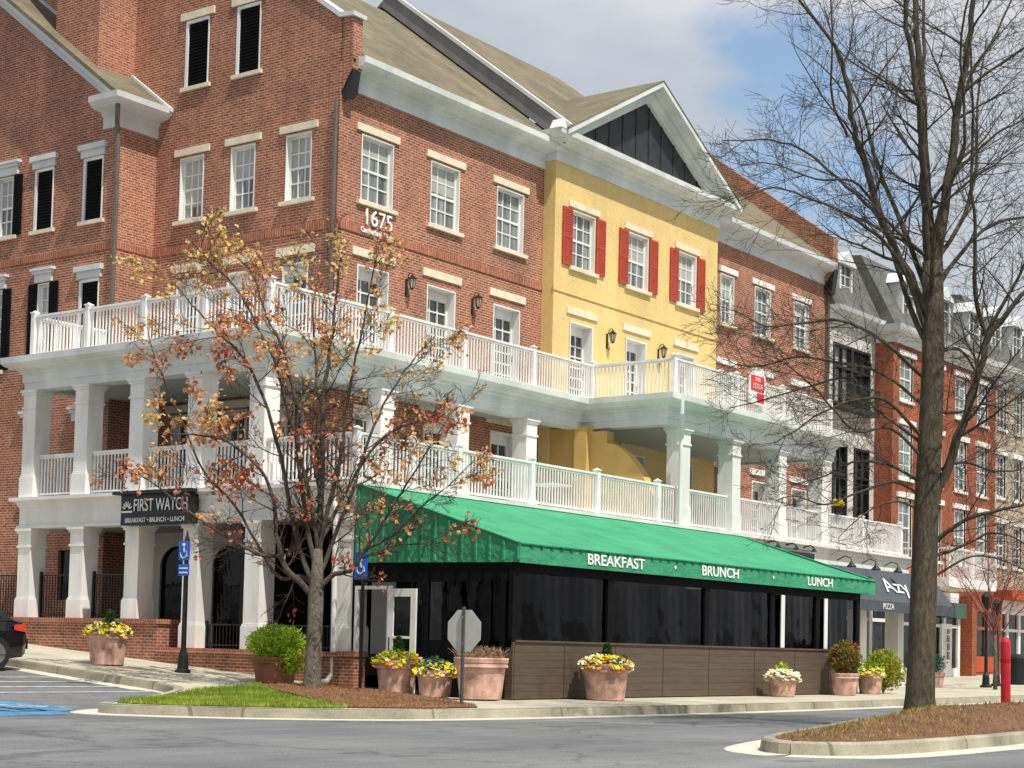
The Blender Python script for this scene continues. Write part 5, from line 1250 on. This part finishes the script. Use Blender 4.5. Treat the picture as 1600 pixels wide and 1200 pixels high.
# ================================================================== TREES
VR = Vector((math.cos(YAW), -math.sin(YAW), 0)); VF = Vector((math.sin(YAW), math.cos(YAW), 0))
def grow(mb, p, d, length, r, depth, rr, P, tips):
    """one branch and, recursively, its side shoots"""
    n = 7 if depth == 0 else 5 if depth == 1 else 4
    path = [Vector(p)]; dirs = []; d = Vector(d).normalized(); wob = P['wob'][min(depth, len(P['wob'])-1)]
    for i in range(n):
        d = (d + Vector((rr.gauss(0, wob), rr.gauss(0, wob), rr.gauss(0, wob)*.8 + P['lift'][min(depth, len(P['lift'])-1)]))).normalized()
        path.append(path[-1]+d*length/n); dirs.append(d.copy())
    rad = [max(P['rmin'], r*(1-.82*i/n)) for i in range(n+1)]
    mb.tube(path, rad, 5 if r > .02 else 4 if r > .009 else 3, caps=False)
    tips.append((path, depth))
    if depth >= P['maxd']: return
    k = P['kids'][depth]
    for j in range(k):
        t = .15+.83*(j+rr.random()*.8)/k; i = min(n-1, int(t*n)); f = t*n-i
        q = path[i].lerp(path[i+1], f); dd = dirs[i]; side = dd.orthogonal().normalized(); a = rr.uniform(0, 6.28); side = side*math.cos(a)+dd.cross(side)*math.sin(a)
        side.z *= P['flat']; side.normalize(); ang = R(rr.uniform(*P['ang']))
        nd = dd*math.cos(ang)+side*math.sin(ang)
        grow(mb, q, nd, length*rr.uniform(*P['ratio'])*(1-.45*t), max(P['rmin'], rad[i]*.55), depth+1, rr, P, tips)
def guided_tree(base, guides, trunk, P, seed, k):
    """guides: (points (s,h,d) in metres in the tree's own frame, r0, r1, number of side shoots, shoot length)"""
    rr = random.Random(seed); B = Vector(base)
    def T(s, h, d=0): return VR*s+VF*d+Vector((0, 0, h))
    tm_ = MB(); lm = MB(); tw = MB(); tips = []
    tm_.tube([T(*p[:3]) for p in trunk], [p[3] for p in trunk], 14)
    for pts, ra, rb, ns, sl_ in guides:
        pts3 = [T(*p) for p in pts]; dense = []
        for i in range(len(pts3)-1):
            for j in range(4):
                t = j/4
                p0 = pts3[max(0, i-1)]; p1 = pts3[i]; p2 = pts3[i+1]; p3 = pts3[min(len(pts3)-1, i+2)]
                q = .5*((2*p1)+(p2-p0)*t+(2*p0-5*p1+4*p2-p3)*t*t+(3*p1-p0-3*p2+p3)*t**3)
                dense.append(q+Vector((rr.gauss(0, 1), rr.gauss(0, 1), rr.gauss(0, 1)))*ra*.18)
        dense.append(pts3[-1]); m_ = len(dense)
        rad = [ra+(rb-ra)*(i/(m_-1))**.8 for i in range(m_)]
        lm.tube(dense, rad, 9 if ra > .06 else 6, caps=False)
        tips.append((dense[-6:], 1))
        for j in range(ns):
            t = .14+.85*(j+rr.random())/ns; i = min(m_-2, int(t*(m_-1))); dd = (dense[i+1]-dense[i]).normalized()
            side = dd.orthogonal().normalized(); a = rr.uniform(0, 6.28); side = side*math.cos(a)+dd.cross(side)*math.sin(a); side.z *= P['flat']
            side.normalize(); ang = R(rr.uniform(35, 70)); nd = dd*math.cos(ang)+side*math.sin(ang)
            grow(tw, dense[i], nd, sl_*rr.uniform(.55, 1.1)*(1-.35*t), max(.008, rad[i]*.42), 0, rr, P, tips)
    return tm_, lm, tw, tips
# --- large bare tree on the island
kb = 96.0
def gb(pts, dd=0.0, curve=0.0):  # picture-like measurements relative to the trunk foot, in metres
    n = len(pts); return [((x-1428)/kb, (1108-y)/kb, dd*(i/(n-1))+curve*math.sin(i)) for i, (x, y) in enumerate(pts)]
Pbig = dict(wob=[.10, .14, .18, .25], lift=[.045, .03, .02, .02], kids=[7, 4, 3, 0], maxd=2, flat=.5, ang=(28, 60), ratio=(.45, .75), rmin=.0032)
G = [
 (gb([(1440, 470), (1434, 330), (1426, 200), (1420, 80), (1418, -60), (1410, -260)], .5), .15, .035, 12, 2.0),
 (gb([(1443, 450), (1455, 330), (1470, 200), (1483, 90), (1492, -20), (1500, -260)], -.5), .14, .035, 12, 2.0),
 (gb([(1436, 420), (1420, 250), (1405, 165), (1385, 70), (1370, -40), (1350, -220)], -1.0), .10, .03, 10, 2.0),
 (gb([(1440, 380), (1436, 200), (1442, 60), (1450, -60)], 1.2), .08, .03, 8, 1.8),
 (gb([(1434, 500), (1390, 420), (1352, 345), (1325, 265), (1308, 225), (1292, 150), (1275, 105), (1220, 45), (1176, -10)], -.9), .12, .02, 14, 2.1),
 (gb([(1308, 225), (1280, 170), (1276, 90), (1270, 0), (1262, -80)], -.6), .035, .012, 7, 1.4),
 (gb([(1436, 560), (1400, 460), (1378, 380), (1352, 330), (1300, 280), (1250, 235), (1200, 215), (1120, 215)], .7), .07, .012, 12, 1.7),
 (gb([(1352, 330), (1310, 300), (1250, 305), (1180, 290), (1130, 300)], -1.0), .04, .01, 10, 1.5),
 (gb([(1430, 520), (1380, 420), (1310, 370), (1240, 350), (1180, 340), (1120, 370)], -1.6), .06, .012, 12, 1.7),
 (gb([(1432, 600), (1360, 545), (1290, 520), (1230, 530), (1170, 540), (1120, 520)], -1.2), .055, .010, 12, 1.6),
 (gb([(1428, 690), (1370, 640), (1320, 640), (1260, 665), (1210, 700), (1180, 720)], -1.4), .05, .010, 12, 1.5),
 (gb([(1428, 760), (1380, 730), (1330, 725), (1290, 745), (1240, 760)], .8), .045, .010, 10, 1.3),
 (gb([(1430, 700), (1360, 640), (1330, 590), (1270, 600), (1200, 620), (1150, 630)], 1.5), .045, .010, 10, 1.5),
 (gb([(1445, 790), (1478, 690), (1500, 610), (1522, 530), (1560, 480), (1610, 430), (1680, 380)], -.9), .12, .025, 14, 2.0),
 (gb([(1522, 530), (1500, 460), (1496, 390), (1484, 300), (1480, 200), (1470, 100), (1476, -20)], -1.2), .06, .016, 12, 1.7),
 (gb([(1522, 530), (1570, 440), (1600, 380), (1660, 330)], -.2), .05, .015, 9, 1.6),
 (gb([(1445, 460), (1490, 395), (1540, 350), (1600, 330), (1680, 320)], .7), .07, .015, 12, 1.8),
 (gb([(1462, 290), (1500, 250), (1540, 210), (1600, 180), (1670, 170)], .3), .05, .012, 11, 1.7),
 (gb([(1475, 160), (1510, 130), (1560, 95), (1600, 70), (1660, 40)], -.5), .045, .012, 10, 1.6),
 (gb([(1483, 160), (1510, 100), (1545, 45), (1575, -20), (1610, -100)], .8), .05, .015, 9, 1.6),
 (gb([(1446, 850), (1490, 815), (1540, 800), (1580, 790), (1640, 760)], -.8), .06, .014, 11, 1.5),
 (gb([(1450, 870), (1500, 850), (1545, 830), (1600, 840), (1650, 880)], .9), .05, .010, 10, 1.4),
 (gb([(1447, 650), (1500, 640), (1560, 620), (1620, 640)], 1.6), .05, .012, 10, 1.6),
 (gb([(1440, 560), (1500, 540), (1550, 570), (1610, 560)], 2.0), .05, .012, 10, 1.7),
 (gb([(1436, 470), (1400, 350), (1370, 250), (1350, 150), (1320, 60), (1300, -40)], 1.8), .07, .015, 12, 1.9),
 (gb([(1445, 420), (1500, 330), (1530, 240), (1545, 120), (1570, 0)], 1.9), .07, .015, 12, 1.9),
 (gb([(1425, 800), (1390, 790), (1350, 800), (1310, 830), (1290, 850)], -.6), .03, .008, 8, 1.0),
 (gb([(1428, 720), (1370, 680), (1310, 690), (1250, 640), (1190, 600), (1140, 590)], -1.8), .045, .010, 12, 1.5),
 (gb([(1428, 780), (1380, 760), (1320, 780), (1270, 800), (1220, 790), (1190, 800)], -1.0), .04, .009, 11, 1.2),
 (gb([(1430, 640), (1370, 590), (1300, 570), (1240, 560), (1180, 575), (1130, 560)], .9), .045, .010, 12, 1.5),
 (gb([(1450, 740), (1500, 720), (1560, 730), (1620, 720)], 1.2), .045, .012, 11, 1.4),
 (gb([(1450, 900), (1500, 870), (1550, 880), (1600, 910)], -.6), .03, .009, 8, 1.0),
 (gb([(1440, 500), (1430, 380), (1460, 260), (1440, 120), (1460, 0)], -2.2), .06, .015, 12, 1.9),
]
trunkb = [(0, -.15, 0, .31), (0, .04, 0, .265), (.0, .25, 0, .235), (.01, .6, 0, .222), (.04, 2.0, 0, .208), (.07, 3.2, .0, .200), (.12, 4.4, 0, .190), (.15, 5.4, 0, .180), (.15, 6.3, 0, .172), (.13, 7.2, 0, .165)]
G = [(p, a*.70, b*.75, int(n*1.05), L_*1.12) for p, a, b, n, L_ in G]
tm_, lm, tw, tips = guided_tree((0, 0, 0), G, trunkb, Pbig, 11, kb)
TB = thing('bare_tree', 'tall bare tree with a dark furrowed trunk on the mulch island', 'tree', (-4.30, -16.72, isl_h(-4.3, -16.72)))
tm_.build('trunk', M['bark_dark'], TB, smooth=True); lm.build('limbs', M['bark_dark'], TB, smooth=True); tw.build('twigs', M['twig_dark'], TB, smooth=True)
# --- small maple with the last orange leaves
km = 82.7
def gm(pts, dd=0.0): n = len(pts); return [((x-485)/km, (1073-y)/km, dd*(i/(n-1))) for i, (x, y) in enumerate(pts)]
Pm = dict(wob=[.10, .14, .18, .2], lift=[.05, .03, .0, 0], kids=[6, 5, 2, 0], maxd=2, flat=.8, ang=(22, 50), ratio=(.45, .72), rmin=.0042)
G = [
 (gm([(487, 935), (488, 840), (490, 740), (487, 640), (495, 540), (505, 440), (508, 370)], .3), .085, .012, 16, 1.5),
 (gm([(484, 930), (440, 890), (428, 850), (420, 790), (400, 740), (350, 700), (300, 690), (250, 690)], -.7), .065, .010, 13, 1.4),
 (gm([(484, 915), (455, 850), (430, 740), (400, 640), (360, 560), (320, 520), (270, 470), (235, 430)], .6), .06, .010, 16, 1.5),
 (gm([(486, 900), (470, 820), (455, 720), (450, 640), (430, 560), (400, 500), (380, 440), (350, 410)], -.5), .06, .010, 15, 1.5),
 (gm([(430, 870), (400, 870), (360, 850), (310, 820), (270, 790), (230, 760), (190, 740)], -.8), .04, .008, 11, 1.2),
 (gm([(488, 930), (510, 900), (540, 890), (570, 850), (600, 800), (625, 760), (660, 700), (700, 640)], -.8), .06, .010, 15, 1.4),
 (gm([(489, 910), (515, 830), (540, 760), (560, 680), (590, 610), (620, 560), (660, 510)], .5), .055, .010, 15, 1.4),
 (gm([(488, 880), (500, 800), (520, 720), (530, 620), (545, 540), (560, 460), (570, 400)], -.6), .055, .010, 14, 1.4),
 (gm([(560, 860), (610, 830), (650, 790), (690, 760), (730, 720)], -.9), .03, .007, 10, 1.0),
 (gm([(487, 920), (460, 900), (430, 905), (400, 870), (350, 790), (300, 740), (250, 640), (210, 560), (190, 500)], 1.1), .05, .009, 14, 1.4),
 (gm([(488, 860), (470, 760), (440, 650), (420, 580), (370, 480), (330, 440), (290, 400)], -1.3), .05, .009, 14, 1.4),
 (gm([(490, 850), (520, 780), (560, 700), (600, 660), (640, 640), (690, 600)], 1.3), .045, .009, 12, 1.3),
 (gm([(489, 790), (475, 660), (470, 560), (460, 460), (470, 380)], 1.2), .045, .009, 13, 1.3),
 (gm([(560, 870), (600, 850), (660, 840), (720, 800)], .6), .025, .006, 8, .9),
]
trunkm = [(0, -.15, 0, .21), (0, .02, 0, .185), (.0, .2, 0, .165), (.01, .8, 0, .150), (.02, 1.4, 0, .145), (.02, 1.75, 0, .15), (.03, 2.1, 0, .12), (.03, 2.6, 0, .09)]
tm_, lm, tw, tips = guided_tree((0, 0, 0), G, trunkm, Pm, 23, km)
TMx, TMy = -6.32, -5.55
TM_ = thing('maple_tree', 'small grey trunked tree with sparse orange leaves on the grass bed by the kerb', 'tree', (TMx, TMy, lawn_h(TMx, TMy)))
tm_.build('trunk', M['bark_grey'], TM_, smooth=True); lm.build('limbs', M['bark_brown'], TM_, smooth=True); tw.build('twigs', M['twig_brown'], TM_, smooth=True)
lf = MB(); rr = random.Random(77)
for path, dep in tips:
    if dep < 1: continue
    s_ = path[-1].dot(VR); h_ = path[-1].z
    # leaves hang on in clusters mostly on the outer left and upper shoots
    w_ = 0.10
    if s_ < -1.0 and 3.6 < h_ < 8.4: w_ = .56
    elif h_ > 5.8: w_ = .36
    elif s_ > 1.0 and 3.8 < h_ < 6.6: w_ = .26
    elif s_ < -1.0 and h_ > 2.7: w_ = .14
    cl = .5+.5*math.sin(path[-1].x*3.1+1)*math.sin(path[-1].y*2.7)*1.0+.35*math.sin(path[-1].z*4)
    if rr.random() > w_*(.16+cl*.52): continue
    hue = math.sin(path[-1].x*1.9)+math.cos(path[-1].z*2.1+path[-1].y)+(h_-5.0)*.45
    for k in range(rr.randint(3, 8)):
        i = rr.randrange(max(0, len(path)-3), len(path)); p = path[i]+Vector((rr.gauss(0, .06), rr.gauss(0, .06), rr.gauss(0, .06)-.03))
        v = hue+rr.gauss(0, .8); mi = 1 if v > 1.5 else 2 if v < -.9 else 0
        leaf_quad(lf, p, .105, rr, mi, -.3, .8)
lf.build('leaves', [M['leaf_orange'], M['leaf_yellow'], M['leaf_red']], TM_)
# --- small reddish tree and another bare one far right
def small_tree(name, label, loc, h, seed, twig, r=.06, spread=1.0):
    rr = random.Random(seed); P = dict(wob=[.12, .16, .2], lift=[.05, .03, .02], kids=[5, 4, 3], maxd=2, flat=.8, ang=(25, 55), ratio=(.45, .7), rmin=.006)
    t = thing(name, label, 'tree', loc); a = MB(); a.tube([(0, 0, -.1), (.02, 0, h*.2), (0, .02, h*.4)], [r*1.3, r, r*.8], 8); a.build('trunk', M['bark_grey'], t, smooth=True)
    tw_ = MB(); tp = []
    for k in range(9):
        ang = k*2.4; grow(tw_, (0, 0, h*(.28+.015*k)), (math.cos(ang)*.55*spread, math.sin(ang)*.55*spread, 1), h*.6, r*.5, 0, rr, P, tp)
    tw_.build('crown', M[twig], t, smooth=True)
small_tree('young_tree', 'young tree with reddish bare twigs on the far pavement behind the red post', (24.2, -7.2, zs(24, -7)), 5.2, 3, 'twig_red')
small_tree('young_tree', 'young tree with reddish bare twigs farthest right before the tan building', (34.5, -6.5, zs(34, -6.5)), 6.5, 8, 'twig_red')
# patio chairs and tables faintly visible on the lower deck
def table_set(x, y, label):
    t = thing('terrace_table', label, 'table', (x, y, 4.51), group='tables on the lower terrace')
    q = MB(); q.cbox((0, 0), .75, .75, .72, .75); q.build('tabletop', M['white_rail'], t); q = MB(); q.tube([(0, 0, 0), (0, 0, .72)], .03, 8); q.cbox((0, 0), .45, .45, 0, .02); q.build('base', M['iron'], t)
table_set(5.0, -2.9, 'square white table on the lower terrace before the brick front'); table_set(11.2, -2.6, 'square white table on the lower terrace behind the first front column')
